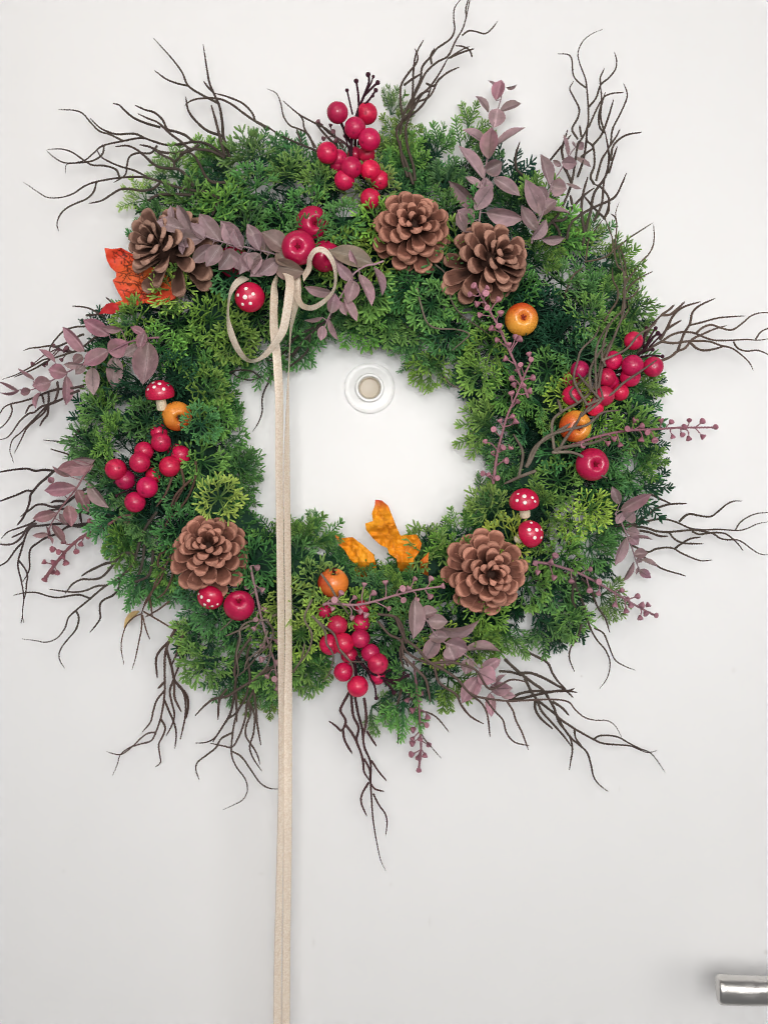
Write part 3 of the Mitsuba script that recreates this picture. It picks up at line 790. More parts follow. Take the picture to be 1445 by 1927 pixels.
mushroom(997, 1005, 26, 0.060, unit([0.52, -0.55, 0.28]), [(-4.5, -9, 3.6), (10, -8.5, 3.8), (6, 6, 3.6), (19.5, 6, 2.8), (1, -22, 2.8), (20, -9, 2.4)], 'lower of the two red mushrooms at the lower right, tilted above the pine cone', squash=0.95, stalk=1.3, sd=4)
mushroom(396, 1124, 25, 0.050, toward(-0.25, 0.75), [(-14, 0, 3.4), (-0.5, 7, 3.4), (-9, 15, 3.0), (5, 18, 2.6), (-20, -6, 2.4), (15, 14, 2.2)], 'red mushroom at the lower left, tucked under the pine cone', sd=5)

# ------------------------------------------------------------------ mauve leaf sprays
MAUVE, PINK, OLIVE, DUSK = (0.265, 0.180, 0.195), (0.340, 0.150, 0.195), (0.150, 0.118, 0.078), (0.215, 0.152, 0.152)


def leaf(A, Bp, w, rg, col, facing=1.0, rows=15, cols=13):
    """A thin cupped leaf from A to B; w is its width as seen, the blade itself is turned so that its real width fits its length."""
    ax = Bp - A
    L = np.linalg.norm(ax)
    ax = unit(ax)
    view = unit(A - np.array([0, -DIST, ZC]))
    perp = unit(np.cross(ax, view))
    real = max(w, 0.46 * L)
    ct = np.clip(w / real, 0.12, 1.0)
    tilt = math.acos(ct) * rg.choice([-1, 1]) if ct < 0.97 else rg.normal(0, 0.25)
    nrm = unit(np.cross(perp, ax))
    if nrm[1] > 0: nrm = -nrm
    side = rot(perp, ax, tilt)
    nrm = rot(nrm, ax, tilt)
    s = np.linspace(0, 1, rows)
    u = np.linspace(-1, 1, cols); u = np.sign(u) * np.abs(u) ** 1.6
    prof = np.sin(np.pi * np.clip(s, 0, 1) ** rg.uniform(0.80, 1.0)) ** 0.72
    prof = np.where(s > 0.8, np.minimum(prof, (1 - s) * 2.9 + 0.015), prof)
    prof[0] = 0.05
    fold, curl, wav = rg.uniform(0.25, 1.0), rg.normal(0, 0.12), rg.uniform(0.02, 0.07)
    ph = rg.uniform(0, 6)
    ss, uu = np.meshgrid(s, u, indexing='ij')
    W = real / 2 * prof[:, None] * np.ones_like(uu)
    off = fold * np.abs(uu) ** 1.3 * W * 0.8 - curl * L * (ss - 0.5) ** 2 * 2 + wav * W * np.sin(ss * 9 + ph) * np.sign(uu) * np.abs(uu) ** 2
    v = A + ax * (ss * L)[..., None] + side * (uu * W)[..., None] + nrm * off[..., None]
    v = v.reshape(-1, 3)
    n1 = 0.6 * meshkit.fbm(v * 620 + rg.uniform(0, 99, 3), 3).reshape(rows, cols) + 0.4 * meshkit.noise(v * 180 + rg.uniform(0, 99, 3)).reshape(rows, cols)
    c = np.array(col)[None, None] * (0.45 + 1.10 * n1)[..., None]
    old = np.clip(0.9 - 1.3 * ss, 0, 1)[..., None] * rg.uniform(0.0, 0.7)
    c = c * (1 - old) + np.array([0.165, 0.130, 0.105]) * (0.7 + 0.6 * n1)[..., None] * old
    edge = np.abs(uu) ** 3
    c = c * (1 + 0.12 * edge)[..., None] + np.array([0.05, 0.0, 0.012]) * (edge * rg.uniform(0.2, 1.0))[..., None]
    rib = np.exp(-(uu / 0.11) ** 2) * (1 - 0.5 * ss)
    crease = np.exp(-(uu / 0.035) ** 2) * (ss < 0.9) * rg.uniform(0.2, 0.6)
    sign = 1 if rg.random() < 0.75 else -0.6
    c = c * (1 + sign * 0.55 * rib)[..., None] + (0.07 * rib * (sign > 0))[..., None]
    c = c * (1 - crease)[..., None]
    grn = np.clip(meshkit.fbm(v * 120 + rg.uniform(0, 99, 3), 2).reshape(rows, cols) - 0.5, 0, 1)[..., None] * 1.2
    c = c * (1 - grn) + np.array([0.17, 0.135, 0.10]) * grn
    i, j = np.meshgrid(np.arange(rows - 1), np.arange(cols - 1), indexing='ij')
    q = np.stack([i * cols + j, i * cols + j + 1, (i + 1) * cols + j + 1, (i + 1) * cols + j], -1).reshape(-1, 4)
    return (v, np.vstack([q[:, [0, 1, 2]], q[:, [0, 2, 3]]])), c.reshape(-1, 3)


def leaf_spray(label, f, stem, leaves, d0, d1, sd, col=MAUVE, stemr=(1.9, 1.0)):
    """stem: pixels from root to tip; leaves: (base x, base y, tip x, tip y, width[, colour]); depth runs from d0 at the stem's root to d1 at its tip."""
    key = thing('leaf_spray', label, 'leaf spray', 'mauve leaf sprays on the wreath')
    rg = np.random.default_rng(sd)
    st = fx(f, stem)
    sc = FR[f][2]

    def depth(x, y):
        k = np.argmin(np.hypot(st[:, 0] - x, st[:, 1] - y))
        return d0 + (d1 - d0) * k / max(1, len(st) - 1)
    q = smoothline(np.array([P(x, y, d0 + (d1 - d0) * i / max(1, len(st) - 1)) for i, (x, y) in enumerate(st)]), 0.003)
    part(key, 'stem', tube(q, np.linspace(stemr[0], stemr[1], len(q)) * S, 7), 'mat_leaf', color=np.array(col) * 1.1)
    for n, l in enumerate(leaves):
        (ax, ay), (bx, by) = fx(f, [l[0:2], l[2:4]])
        da = depth(ax, ay) + 0.0012 * rg.normal()
        A = P(ax, ay, da)
        Lp = math.hypot(bx - ax, by - ay)
        w = l[4] / sc
        foreshort = max(0.0, 1 - Lp / (1.5 * w + 1e-6))
        Bp = P(bx, by, da + Lp * px(da) * rg.uniform(-0.15, 0.35) + foreshort * w * px(da) * 0.6)
        cc = np.array(l[5] if len(l) > 5 else col) * np.exp(rg.normal(0, 0.20))
        m1, m2 = rg.uniform(0, 0.35), rg.uniform(0, 0.35)
        cc = cc * (1 - m1) + np.array([0.175, 0.140, 0.120]) * m1
        cc = cc * (1 - m2) + np.array([0.330, 0.190, 0.215]) * m2
        (vf, c) = leaf(A, Bp, w * px(da), rg, cc)
        vf[0][:, 1] = np.minimum(vf[0][:, 1], -0.001)
        lk = part(key, 'leaf', vf, 'mat_leaf', color=c)
        if rg.random() < 0.8:     # short stalk from the stem
            k = np.argmin(np.linalg.norm(q - A, axis=1))
            if 0.0015 < np.linalg.norm(q[k] - A) < 0.03:
                part(lk, 'leaf_stalk', tube(np.array([q[k], (q[k] + A) / 2, A]), 0.8 * S, 6), 'mat_leaf', color=np.array(col))
    return key


leaf_spray('tall upright mauve leaf spray sticking out above the darker pine cone at the top right', 'B',
           [(1215, 1260), (1220, 1190), (1240, 1000), (1260, 870), (1280, 760), (1300, 660), (1335, 540), (1340, 480)],
           [(1310, 545, 1340, 432, 74, PINK), (1325, 490, 1265, 432, 16), (1365, 475, 1425, 460, 18), (1300, 690, 1320, 585, 96), (1275, 605, 1203, 513, 36), (1330, 605, 1447, 558, 48), (1270, 862, 1285, 690, 108, (0.27, 0.13, 0.155)),
            (1260, 780, 1130, 698, 46), (1300, 800, 1470, 690, 36), (1240, 970, 1105, 788, 62), (1250, 930, 1345, 880, 92), (1300, 965, 1442, 1062, 72), (1240, 1030, 1143, 958, 40), (1215, 1135, 1060, 972, 78), (1195, 1140, 1290, 1005, 96),
            (1255, 1155, 1462, 1190, 92), (1190, 1200, 1100, 1140, 84), (1140, 1260, 1100, 1150, 60), (1240, 1080, 1260, 960, 80)], 0.056, 0.022, 51)
leaf_spray('shorter mauve leaf spray at the top right, in front of the tall bare twigs', 'C',
           [(160, 1320), (170, 1280), (230, 1130), (270, 1000), (320, 920), (380, 820), (420, 780)],
           [(405, 800, 445, 775, 50), (395, 795, 380, 765, 14), (355, 845, 332, 728, 26), (325, 880, 410, 885, 70), (320, 902, 275, 868, 30), (390, 860, 482, 912, 26), (258, 1005, 206, 833, 62), (265, 1010, 352, 1025, 95), (345, 1000, 432, 1032, 20),
            (212, 1160, 125, 972, 90), (200, 1170, 292, 1080, 98), (260, 1140, 372, 1160, 22), (182, 1260, 90, 1120, 70), (160, 1300, 245, 1190, 76), (215, 1300, 342, 1292, 50), (240, 1080, 190, 1010, 60)], 0.058, 0.024, 52)
leaf_spray('long mauve leaf spray lying across the upper left pine cone towards the ribbon bow', 'p',
           [(560, 492), (520, 478), (470, 466), (420, 455), (365, 437), (330, 425), (312, 416)],
           [(346, 430, 294, 415, 28), (363, 433, 336, 384, 29), (326, 420, 321, 385, 13), (384, 450, 326, 450, 34), (347, 444, 342, 478, 14), (415, 454, 374, 400, 32), (446, 464, 420, 418, 29), (488, 470, 467, 421, 26), (459, 467, 416, 416, 32),
            (497, 472, 465, 420, 29), (540, 472, 492, 436, 42, OLIVE), (415, 462, 388, 502, 31), (440, 468, 412, 508, 34), (466, 474, 451, 516, 26), (490, 478, 450, 512, 30), (522, 488, 488, 516, 31), (514, 496, 575, 512, 40, OLIVE), (425, 470, 470, 510, 26),
            (545, 500, 520, 470, 30, OLIVE), (400, 460, 360, 492, 30), (455, 470, 440, 428, 24), (480, 472, 478, 515, 28), (505, 480, 500, 440, 28, OLIVE), (380, 452, 356, 420, 26), (500, 490, 470, 520, 30)], 0.060, 0.074, 53)
leaf_spray('drooping mauve leaf spray right of the ribbon bow, with one large olive leaf', 'E',
           [(930, 262), (880, 280), (830, 290), (760, 340), (700, 450), (640, 550), (610, 625)],
           [(872, 272, 630, 200, 112, OLIVE), (790, 295, 748, 198, 34), (765, 375, 678, 278, 64), (800, 330, 868, 505, 60), (880, 290, 928, 448, 44), (770, 370, 735, 495, 86), (650, 440, 498, 405, 56, (0.38, 0.23, 0.26)), (640, 545, 665, 435, 74),
            (705, 465, 778, 598, 54, (0.38, 0.23, 0.26)), (600, 570, 498, 587, 24), (640, 575, 688, 690, 32), (602, 615, 588, 697, 54), (690, 330, 632, 190, 46), (690, 480, 730, 560, 40)], 0.064, 0.062, 54, col=(0.34, 0.205, 0.235))
leaf_spray('pink mauve leaf spray pointing left on the left side, below the red orange maple leaf', 'V',
           [(1440, 360), (1330, 370), (1180, 400), (1000, 485), (760, 600), (600, 680), (450, 760), (300, 830), (200, 850)],
           [(990, 340, 752, 198, 140, PINK), (1100, 290, 920, 270, 70), (785, 480, 583, 258, 112, PINK), (1320, 340, 1178, 268, 80, PINK), (1310, 320, 1262, 475, 100), (985, 495, 1165, 400, 180, PINK), (985, 480, 755, 615, 160, PINK), (1045, 530, 1030, 835, 150, DUSK),
            (1350, 425, 1300, 805, 230, DUSK), (1290, 430, 1120, 525, 110, DUSK), (835, 630, 848, 885, 130, DUSK), (765, 600, 680, 695, 84, DUSK), (745, 520, 660, 590, 90, (0.24, 0.12, 0.14)), (612, 690, 440, 650, 142, PINK), (500, 585, 348, 463, 52, PINK),
            (605, 705, 602, 980, 98), (462, 765, 295, 800, 142), (302, 755, 153, 645, 36), (365, 850, 318, 1005, 42), (280, 835, 188, 870, 74), (182, 830, -5, 745, 30), (182, 842, -5, 872, 22), (740, 612, 575, 605, 74, DUSK)], 0.064, 0.022, 55, col=(0.27, 0.135, 0.165))
leaf_spray('dusky pink leaf spray hanging at the far left, below the left berry spray', 'X',
           [(800, 120), (750, 190), (690, 290), (600, 400), (540, 480), (480, 580), (435, 680), (440, 740)],
           [(850, 70, 518, 105, 150), (640, 175, 468, 83, 42), (860, 20, 655, 18, 94, DUSK), (690, 275, 400, 305, 134, PINK), (480, 240, 440, 183, 62, PINK), (700, 300, 803, 505, 112), (620, 435, 650, 630, 124), (615, 620, 535, 510, 64, DUSK), (512, 505, 297, 560, 104),
            (478, 620, 585, 785, 74), (432, 692, 293, 710, 52), (432, 712, 482, 788, 26), (800, 240, 985, 465, 104, DUSK), (440, 740, 420, 620, 30)], 0.044, 0.022, 56, col=(0.28, 0.13, 0.145))
leaf_spray('pale mauve leaf spray at the bottom right, tangled with long curved twigs', 'J',
           [(-60, 860), (10, 920), (60, 1000), (150, 1070), (250, 1130), (330, 1230), (400, 1310)],
           [(15, 920, 125, 925, 86, DUSK), (60, 975, 305, 938, 42), (72, 1010, -5, 1135, 86, DUSK), (110, 1040, 235, 1082, 112), (128, 1060, 160, 1135, 92), (210, 1078, 413, 1080, 44), (215, 1120, 55, 1192, 54, (0.38, 0.23, 0.26)), (235, 1130, 220, 1212, 74),
            (295, 1195, 413, 1125, 68, (0.37, 0.21, 0.245)), (288, 1200, 385, 1252, 112, (0.37, 0.21, 0.245)), (285, 1225, 198, 1368, 90, (0.37, 0.21, 0.245)), (300, 1240, 258, 1345, 32, (0.37, 0.21, 0.245)), (348, 1290, 475, 1288, 80, (0.37, 0.21, 0.245)), (405, 1320, 492, 1330, 44, (0.37, 0.21, 0.245)), (352, 1315, 360, 1445, 58, (0.37, 0.21, 0.245)), (380, 1285, 432, 1208, 20),
            (-55, 800, -62, 1020, 92, DUSK), (-20, 890, 70, 870, 80, DUSK), (20, 1010, 130, 1010, 70, DUSK)], 0.072, 0.040, 57, col=(0.30, 0.20, 0.215))
leaf_spray('small mauve leaf spray on the right edge, beside thin dark twigs', 'Q',
           [(60, 420), (110, 490), (160, 600), (210, 720), (250, 850), (290, 960)],
           [(108, 385, 388, 233, 118, (0.29, 0.13, 0.165)), (150, 470, 235, 400, 140), (70, 505, 135, 395, 92), (150, 625, 42, 885, 92), (195, 620, 270, 700, 100, (0.16, 0.08, 0.11)), (165, 570, 285, 600, 92), (200, 640, 405, 645, 26), (228, 790, 358, 775, 98),
            (295, 840, 447, 902, 46), (222, 850, 118, 1033, 36), (275, 930, 384, 1005, 84, (0.20, 0.10, 0.14)), (275, 905, 250, 970, 30), (100, 330, 30, 170, 90), (262, 860, 290, 800, 60)], 0.046, 0.022, 58)

# ------------------------------------------------------------------ seed sprays


def seed_spray(label, f, stem, beads, d0, d1, sd, col=(0.30, 0.150, 0.175), r=(2.6, 1.6), bead=5.6):
    key = thing('seed_spray', label, 'seed spray', 'sprays of small pink seed heads on the wreath')
    rg = np.random.default_rng(sd)
    st = fx(f, stem)
    n = len(st)
    q = smoothline(np.array([P(x, y, d0 + (d1 - d0) * i / (n - 1)) for i, (x, y) in enumerate(st)]), 0.002)
    w = smoothline(np.c_[st, np.zeros(n)], 3.0)[:, :2]
    part(key, 'stem', tube(q, np.linspace(r[0], r[1], len(q)) * S * (1 + 0.12 * np.sin(np.arange(len(q)) * 1.9)), 8), 'mat_leaf', color=np.array(col) * 0.9)
    for (x, y) in fx(f, beads):
        k = int(np.argmin(np.hypot(w[:, 0] - x, w[:, 1] - y)))
        k = max(0, k - int(rg.integers(2, 6)))
        k = min(int(k * len(q) / len(w)), len(q) - 1)
        base = q[k]
        dd = -base[1] + rg.uniform(-0.006, 0.008)
        o = P(x, y, max(0.003, dd))
        mid = (base + o) / 2 + 0.0008 * rg.normal(size=3)
        ln = smoothline(np.array([base, mid, o]), 0.0015)
        sk = part(key, 'seed_stalk', tube(ln, np.linspace(1.3, 0.9, len(ln)) * S, 6), 'mat_leaf', color=np.array(col) * rg.uniform(0.85, 1.1))
        dr = unit(unit(o - base) + 0.25 * rg.normal(size=3))
        b_ = bead * S * rg.uniform(0.85, 1.15)
        pr = np.array([(1e-4, -0.9), (0.32, -0.75), (0.62, -0.25), (0.95, 0.30), (1.0, 0.55), (0.85, 0.75), (0.60, 0.72), (0.45, 0.55), (0.25, 0.68), (1e-4, 0.72)]) * b_
        v, fc = lathe(pr, 12)
        v, fc = fixn(v, fc)
        c = np.array(col)[None] * (0.85 + 0.5 * np.clip(v[:, 2] / b_, -0.3, 0.8))[:, None] * rg.uniform(0.85, 1.2) + np.array([0.03, 0.0, 0.01])
        part(sk, 'seed_head', (v @ frame(dr).T + o, fc), 'mat_leaf', color=c)
    return key


PK = (0.36, 0.165, 0.200)
seed_spray('upper pink seed spray on the right, hanging over the darker pine cone', 'F', [(560, 860), (530, 780), (500, 700), (450, 590), (400, 480), (340, 370), (300, 300), (272, 250)],
           [(270, 255), (335, 265), (330, 295), (395, 330), (285, 350), (340, 375), (300, 410), (410, 405), (365, 487), (403, 478), (395, 547), (455, 575), (490, 535), (440, 650), (510, 545), (248, 300)], 0.052, 0.078, 61, col=PK)
seed_spray('lower pink seed spray on the right, running down beside the wreath opening', 'F', [(370, 1330), (390, 1180), (420, 1050), (450, 950), (500, 840), (540, 740), (583, 648)],
           [(575, 655), (565, 628), (580, 755), (475, 760), (485, 795), (532, 797), (565, 825), (470, 842), (500, 885), (472, 965), (490, 993), (408, 990), (375, 1035), (328, 1103), (420, 1135), (460, 1135), (368, 1165), (435, 1205), (318, 1275), (345, 1285), (390, 1300),
            (520, 685), (505, 715)], 0.040, 0.062, 62, col=PK)
seed_spray('pink seed spray reaching out to the right edge between the orange and red apples', 'G', [(60, 1240), (170, 1200), (330, 1150), (500, 1120), (700, 1110), (850, 1100), (960, 1100), (1080, 1098)],
           [(178, 1220), (355, 1205), (395, 1175), (440, 1215), (483, 1112), (583, 1090), (540, 1055), (585, 1180), (620, 1130), (675, 1180), (720, 1055), (785, 1065), (797, 1160), (870, 1100), (910, 1055), (905, 1172), (995, 1060), (1000, 1160), (1085, 1098), (860, 1145)], 0.060, 0.026, 63, col=(0.29, 0.125, 0.155))
seed_spray('pink seed spray at the lower right, right of the large pine cone', 'J', [(600, 600), (690, 615), (820, 655), (930, 710), (1050, 780), (1150, 840), (1250, 890)],
           [(600, 605), (682, 600), (705, 570), (610, 655), (698, 683), (795, 700), (893, 640), (893, 750), (940, 708), (943, 768), (1067, 757), (1033, 832), (1097, 800), (1150, 788), (1118, 835), (1092, 865), (1210, 835), (1175, 835), (1197, 880), (1168, 902), (1252, 890)], 0.058, 0.024, 64, col=(0.28, 0.145, 0.17))
seed_spray('pink seed spray across the bottom, below the orange maple leaf', 'I', [(600, 690), (640, 680), (770, 690), (880, 670), (1000, 635), (1100, 610), (1245, 588)],
           [(652, 708), (697, 628), (660, 665), (770, 652), (825, 580), (873, 628), (940, 570), (800, 725), (755, 757), (832, 742), (955, 708), (1030, 602), (1065, 602), (1098, 550), (1035, 660), (1108, 660), (1185, 550), (1180, 640), (1248, 588)], 0.056, 0.058, 65, col=(0.37, 0.20, 0.225))
seed_spray('reddish seed spray at the lower left, below the dusky pink leaves', 'X', [(1200, 530), (1100, 540), (950, 630), (750, 720), (620, 830), (560, 900), (480, 1000), (410, 1100)],
           [(1157, 590), (975, 635), (820, 590), (800, 720), (735, 785), (690, 850), (580, 770), (485, 835), (540, 860), (575, 905), (595, 955), (405, 955), (490, 955), (520, 1045), (470, 1040), (408, 1105)], 0.036, 0.018, 66, col=(0.26, 0.105, 0.12), r=(2.2, 3.4))
seed_spray('pink seed spray hanging just left of the long ribbon tails', 'I', [(205, 480), (240, 640), (270, 780), (310, 920), (340, 1020), (355, 1180)],
           [(238, 485), (187, 590), (270, 605), (183, 650), (280, 710), (235, 765), (320, 735), (228, 815), (275, 908), (348, 885), (270, 985), (345, 1000), (300, 1075), (340, 1090), (352, 1140)], 0.050, 0.044, 67, col=(0.31, 0.19, 0.20))
seed_spray('pink seed spray hanging down freely from the bottom of the wreath', 'L', [(660, 130), (665, 180), (690, 400), (695, 520), (700, 600), (688, 715)],
           [(690, 340), (655, 395), (735, 430), (727, 478), (658, 500), (655, 550), (655, 575), (695, 548), (740, 580), (652, 635), (720, 640), (688, 650), (688, 718), (625, 340), (670, 240), (700, 300)], 0.034, 0.020, 68, col=(0.27, 0.125, 0.15), r=(1.7, 2.2))
seed_spray('small brown seed spray left of the top berry spray', 'B', [(540, 830), (480, 770), (400, 720), (345, 660)],
           [(345, 662), (410, 680), (425, 715), (375, 750), (490, 740), (440, 765)], 0.030, 0.020, 69, col=(0.14, 0.075, 0.08), bead=4.4)
seed_spray('small dark brown seed spray at the far left, behind the pink mauve leaves', 'V', [(720, 480), (600, 490), (490, 440)],
           [(490, 440), (540, 470), (590, 480), (560, 560), (400, 610), (300, 600), (610, 460), (420, 590)], 0.024, 0.018, 70, col=(0.12, 0.06, 0.065), r=(1.4, 1.4), bead=4.6)

# ------------------------------------------------------------------ maple leaves


def maple(label, f, polys, d_fn, colour, sd, step=1.1, thick=0.0004, quilt=0.0020, qs=9.0):
    key = thing('maple_leaf', label, 'maple leaf', 'artificial maple leaves on the wreath')
    rg = np.random.default_rng(sd)
    pg = shapely.union_all([Polygon(fx(f, p)) for p in polys]).buffer(1.2).buffer(-1.2)
    if pg.geom_type != 'Polygon': pg = max(pg.geoms, key=lambda g: g.area)
    x0, y0, x1, y1 = pg.bounds
    gx, gy = np.meshgrid(np.arange(x0, x1, step), np.arange(y0, y1, step))
    g = np.c_[gx.ravel(), gy.ravel()] + rg.uniform(-0.25, 0.25, (gx.size, 2))
    inner = pg.buffer(-0.9)
    g = g[shapely.contains_xy(inner, g[:, 0], g[:, 1])]
    bd = np.array([pg.exterior.interpolate(t).coords[0] for t in np.arange(0, pg.exterior.length, step)])
    jag = 0.5 * np.sin(np.arange(len(bd)) * 1.3)
    bd = bd + np.c_[jag, -jag] * 0.25
    p2 = np.vstack([bd, g])
    tri = Delaunay(p2).simplices
    cen = p2[tri].mean(1)
    tri = tri[shapely.contains_xy(pg, cen[:, 0], cen[:, 1])]
    nz = 0.8 * meshkit.noise(np.c_[p2 / qs, np.full(len(p2), sd)]) + 0.2 * meshkit.noise(np.c_[p2 / qs * 2.3, np.full(len(p2), sd + 0.5)])
    dep = np.array([d_fn(x, y) for x, y in p2]) + (nz - 0.5) * quilt
    v = np.array([P(x, y, d) for (x, y), d in zip(p2, dep)])
    c = colour(p2, nz, rg)
    back = v + np.array([0, thick, 0])
    n = len(v)
    e = np.sort(np.vstack([tri[:, [0, 1]], tri[:, [1, 2]], tri[:, [2, 0]]]), 1)
    ue, cnt = np.unique(e, axis=0, return_counts=True)
    be = ue[cnt == 1]
    f_ = np.vstack([tri, tri[:, ::-1] + n, np.c_[be[:, 0], be[:, 1], be[:, 1] + n], np.c_[be[:, 0], be[:, 1] + n, be[:, 0] + n]])
    part(key, 'blade', (np.vstack([v, back]), f_), 'mat_leaf', color=np.vstack([c, c]))
    return key


def printed(p2, lines, rg, w=0.8):
    """Printed veins: jagged lines along the given pixel polylines with short side branches. Returns the ink at every point."""
    segs = []
    for ln in lines:
        q = smoothline(np.c_[np.asarray(ln, float), np.zeros(len(ln))], 4.0)[:, :2]
        q = q + rg.normal(0, 0.7, q.shape)
        segs += list(zip(q[:-1], q[1:]))
        for i in range(1, len(q) - 1):
            if rg.random() < 0.8:
                t = unit(q[i + 1] - q[i - 1])
                a = rg.choice([-1, 1]) * rg.uniform(0.5, 1.1)
                d = np.array([t[0] * math.cos(a) - t[1] * math.sin(a), t[0] * math.sin(a) + t[1] * math.cos(a)])
                p = q[i]
                for _ in range(int(rg.integers(2, 5))):
                    n = p + d * rg.uniform(2.5, 4.5) + rg.normal(0, 1.0, 2)
                    if rg.random() < 0.85: segs.append((p, n))
                    if rg.random() < 0.4:
                        e = n + rg.normal(0, 3.0, 2)
                        segs.append((n, e))
                    p = n
    a, b_ = np.array([s[0] for s in segs]), np.array([s[1] for s in segs])
    ab = b_ - a
    best = np.full(len(p2), 1e9)
    for k in range(0, len(p2), 2000):
        ap = p2[k:k + 2000, None] - a[None]
        t = np.clip((ap * ab).sum(-1) / ((ab ** 2).sum(-1) + 1e-9), 0, 1)
        best[k:k + 2000] = np.linalg.norm(ap - t[..., None] * ab, axis=-1).min(1)
    return np.exp(-(best / w) ** 2)


def red_leaf(p2, nz, rg):
    a, b_, c_ = srgb(232, 66, 54), srgb(233, 124, 56), srgb(222, 58, 46)
    x, y = (p2[:, 0] - 200) / 130, (p2[:, 1] - 465) / 125
    sm = meshkit.noise(np.c_[p2 / 26, np.full(len(p2), 2.0)])
    lobe = 0.5 + 0.5 * np.cos((y - 0.40) * 7.5)              # orange along the middle, redder towards the lobes' outer edges
    t = np.clip(0.15 + 0.75 * lobe * x * 1.4 + 0.35 * (sm - 0.5) + 0.9 * np.clip(y - 0.72, 0, 1) * 2, 0, 1)[:, None]
    col = a * (1 - t) + b_ * t
    vn = printed(p2, [[(212, 472), (226, 482), (244, 494), (270, 512)], [(222, 470), (238, 476), (256, 490)], [(218, 530), (236, 532), (262, 536), (300, 546)], [(222, 512), (240, 516), (262, 522), (285, 530)], [(226, 545), (244, 550), (268, 553), (296, 556)],
                      [(232, 498), (246, 508), (262, 512)], [(236, 562), (256, 562), (276, 560)], [(250, 528), (272, 534), (292, 536)]], rg)[:, None] * 0.92
    return col * (1 - vn) + np.array([0.02, 0.006, 0.005]) * vn


maple('red orange maple leaf with black printed veins, behind the loose pine cone', 'D',
      [[(568, 46), (610, 52), (660, 46), (740, 90), (800, 140), (880, 180), (960, 230), (955, 320), (860, 362), (790, 345), (725, 366), (680, 352), (610, 372), (625, 345), (668, 330), (640, 285), (612, 222), (632, 206), (632, 180), (600, 150), (580, 110)]],
      lambda x, y: 0.034 + 0.006 * (x - 200) / 120 + 0.004 * math.sin((x + y) / 17), red_leaf, 81)
maple('small dark red maple leaf tip at the upper left, under the larger red orange leaf', 'D', [[(538, 408), (552, 380), (580, 350), (612, 343), (640, 352), (650, 390), (606, 408), (570, 402)]], lambda x, y: 0.044 + 0.0001 * (x - 190),
      lambda p2, nz, rg: srgb(176, 40, 44) * (0.8 + 0.5 * nz)[:, None], 82)


def orange_leaf(p2, nz, rg):
    a, b_, c_ = srgb(240, 162, 34), srgb(226, 126, 26), srgb(206, 66, 52)
    sm = meshkit.noise(np.c_[p2 / 22, np.full(len(p2), 6.0)])
    t = np.clip(0.2 + 0.9 * (sm - 0.3) + 0.5 * (nz - 0.5), 0, 1)[:, None]
    col = a * (1 - t) + b_ * t
    t2 = np.clip(1 - (p2[:, 1] - 940) / 24, 0, 1)[:, None] * (p2[:, 0] > 690)[:, None]
    t3 = np.clip(1.0 - (p2[:, 0] - 630) / 18, 0, 1)[:, None] * 0.8
    t4 = np.clip((p2[:, 0] - 782) / 14, 0, 1)[:, None] * 0.55
    t2 = np.maximum(np.maximum(t2, t3), t4) ** 1.3
    col = col * (1 - t2) + c_ * t2
    vn = printed(p2, [[(710, 955), (724, 985), (738, 1015), (748, 1060)], [(695, 990), (716, 1000), (735, 1020)], [(785, 1015), (765, 1030), (752, 1060)], [(640, 1015), (662, 1032), (682, 1060)], [(802, 1050), (797, 1070), (790, 1090)]], rg, 1.0)[:, None] * 0.42
    return col * (1 - vn) + srgb(158, 70, 18) * vn


maple('yellow orange maple leaf standing up inside the bottom of the opening', 'I',
      [[(666, 308), (700, 326), (760, 320), (820, 365), (876, 415), (890, 480), (900, 560), (800, 560), (768, 510), (780, 470), (745, 440), (720, 395), (685, 360)],
       [(885, 117), (920, 120), (955, 150), (975, 200), (1000, 265), (1022, 312), (1110, 306), (1137, 355), (1125, 400), (1095, 440), (1090, 500), (1050, 600), (960, 600), (1010, 500), (1000, 440), (960, 410), (950, 380), (915, 365), (870, 325), (835, 280), (830, 246), (872, 232), (866, 190), (882, 150)],
       [(1176, 402), (1170, 480), (1174, 545), (1150, 600), (1080, 600), (1112, 525), (1110, 490), (1132, 480), (1128, 450)], [(800, 540), (1150, 560), (1130, 660), (850, 640)]],
      lambda x, y: 0.050 - 0.014 * (y - 940) / 150 - 0.0007 * max(0, y - 1058) + 0.005 * math.sin(x / 21) + 0.003 * math.cos(y / 13), orange_leaf, 83, quilt=0.0048, qs=7.0)

# ------------------------------------------------------------------ ribbon
ribbon = thing('ribbon', 'glittery champagne gold ribbon tied in a bow with two long tails hanging down', 'ribbon')
RW = 0.0066


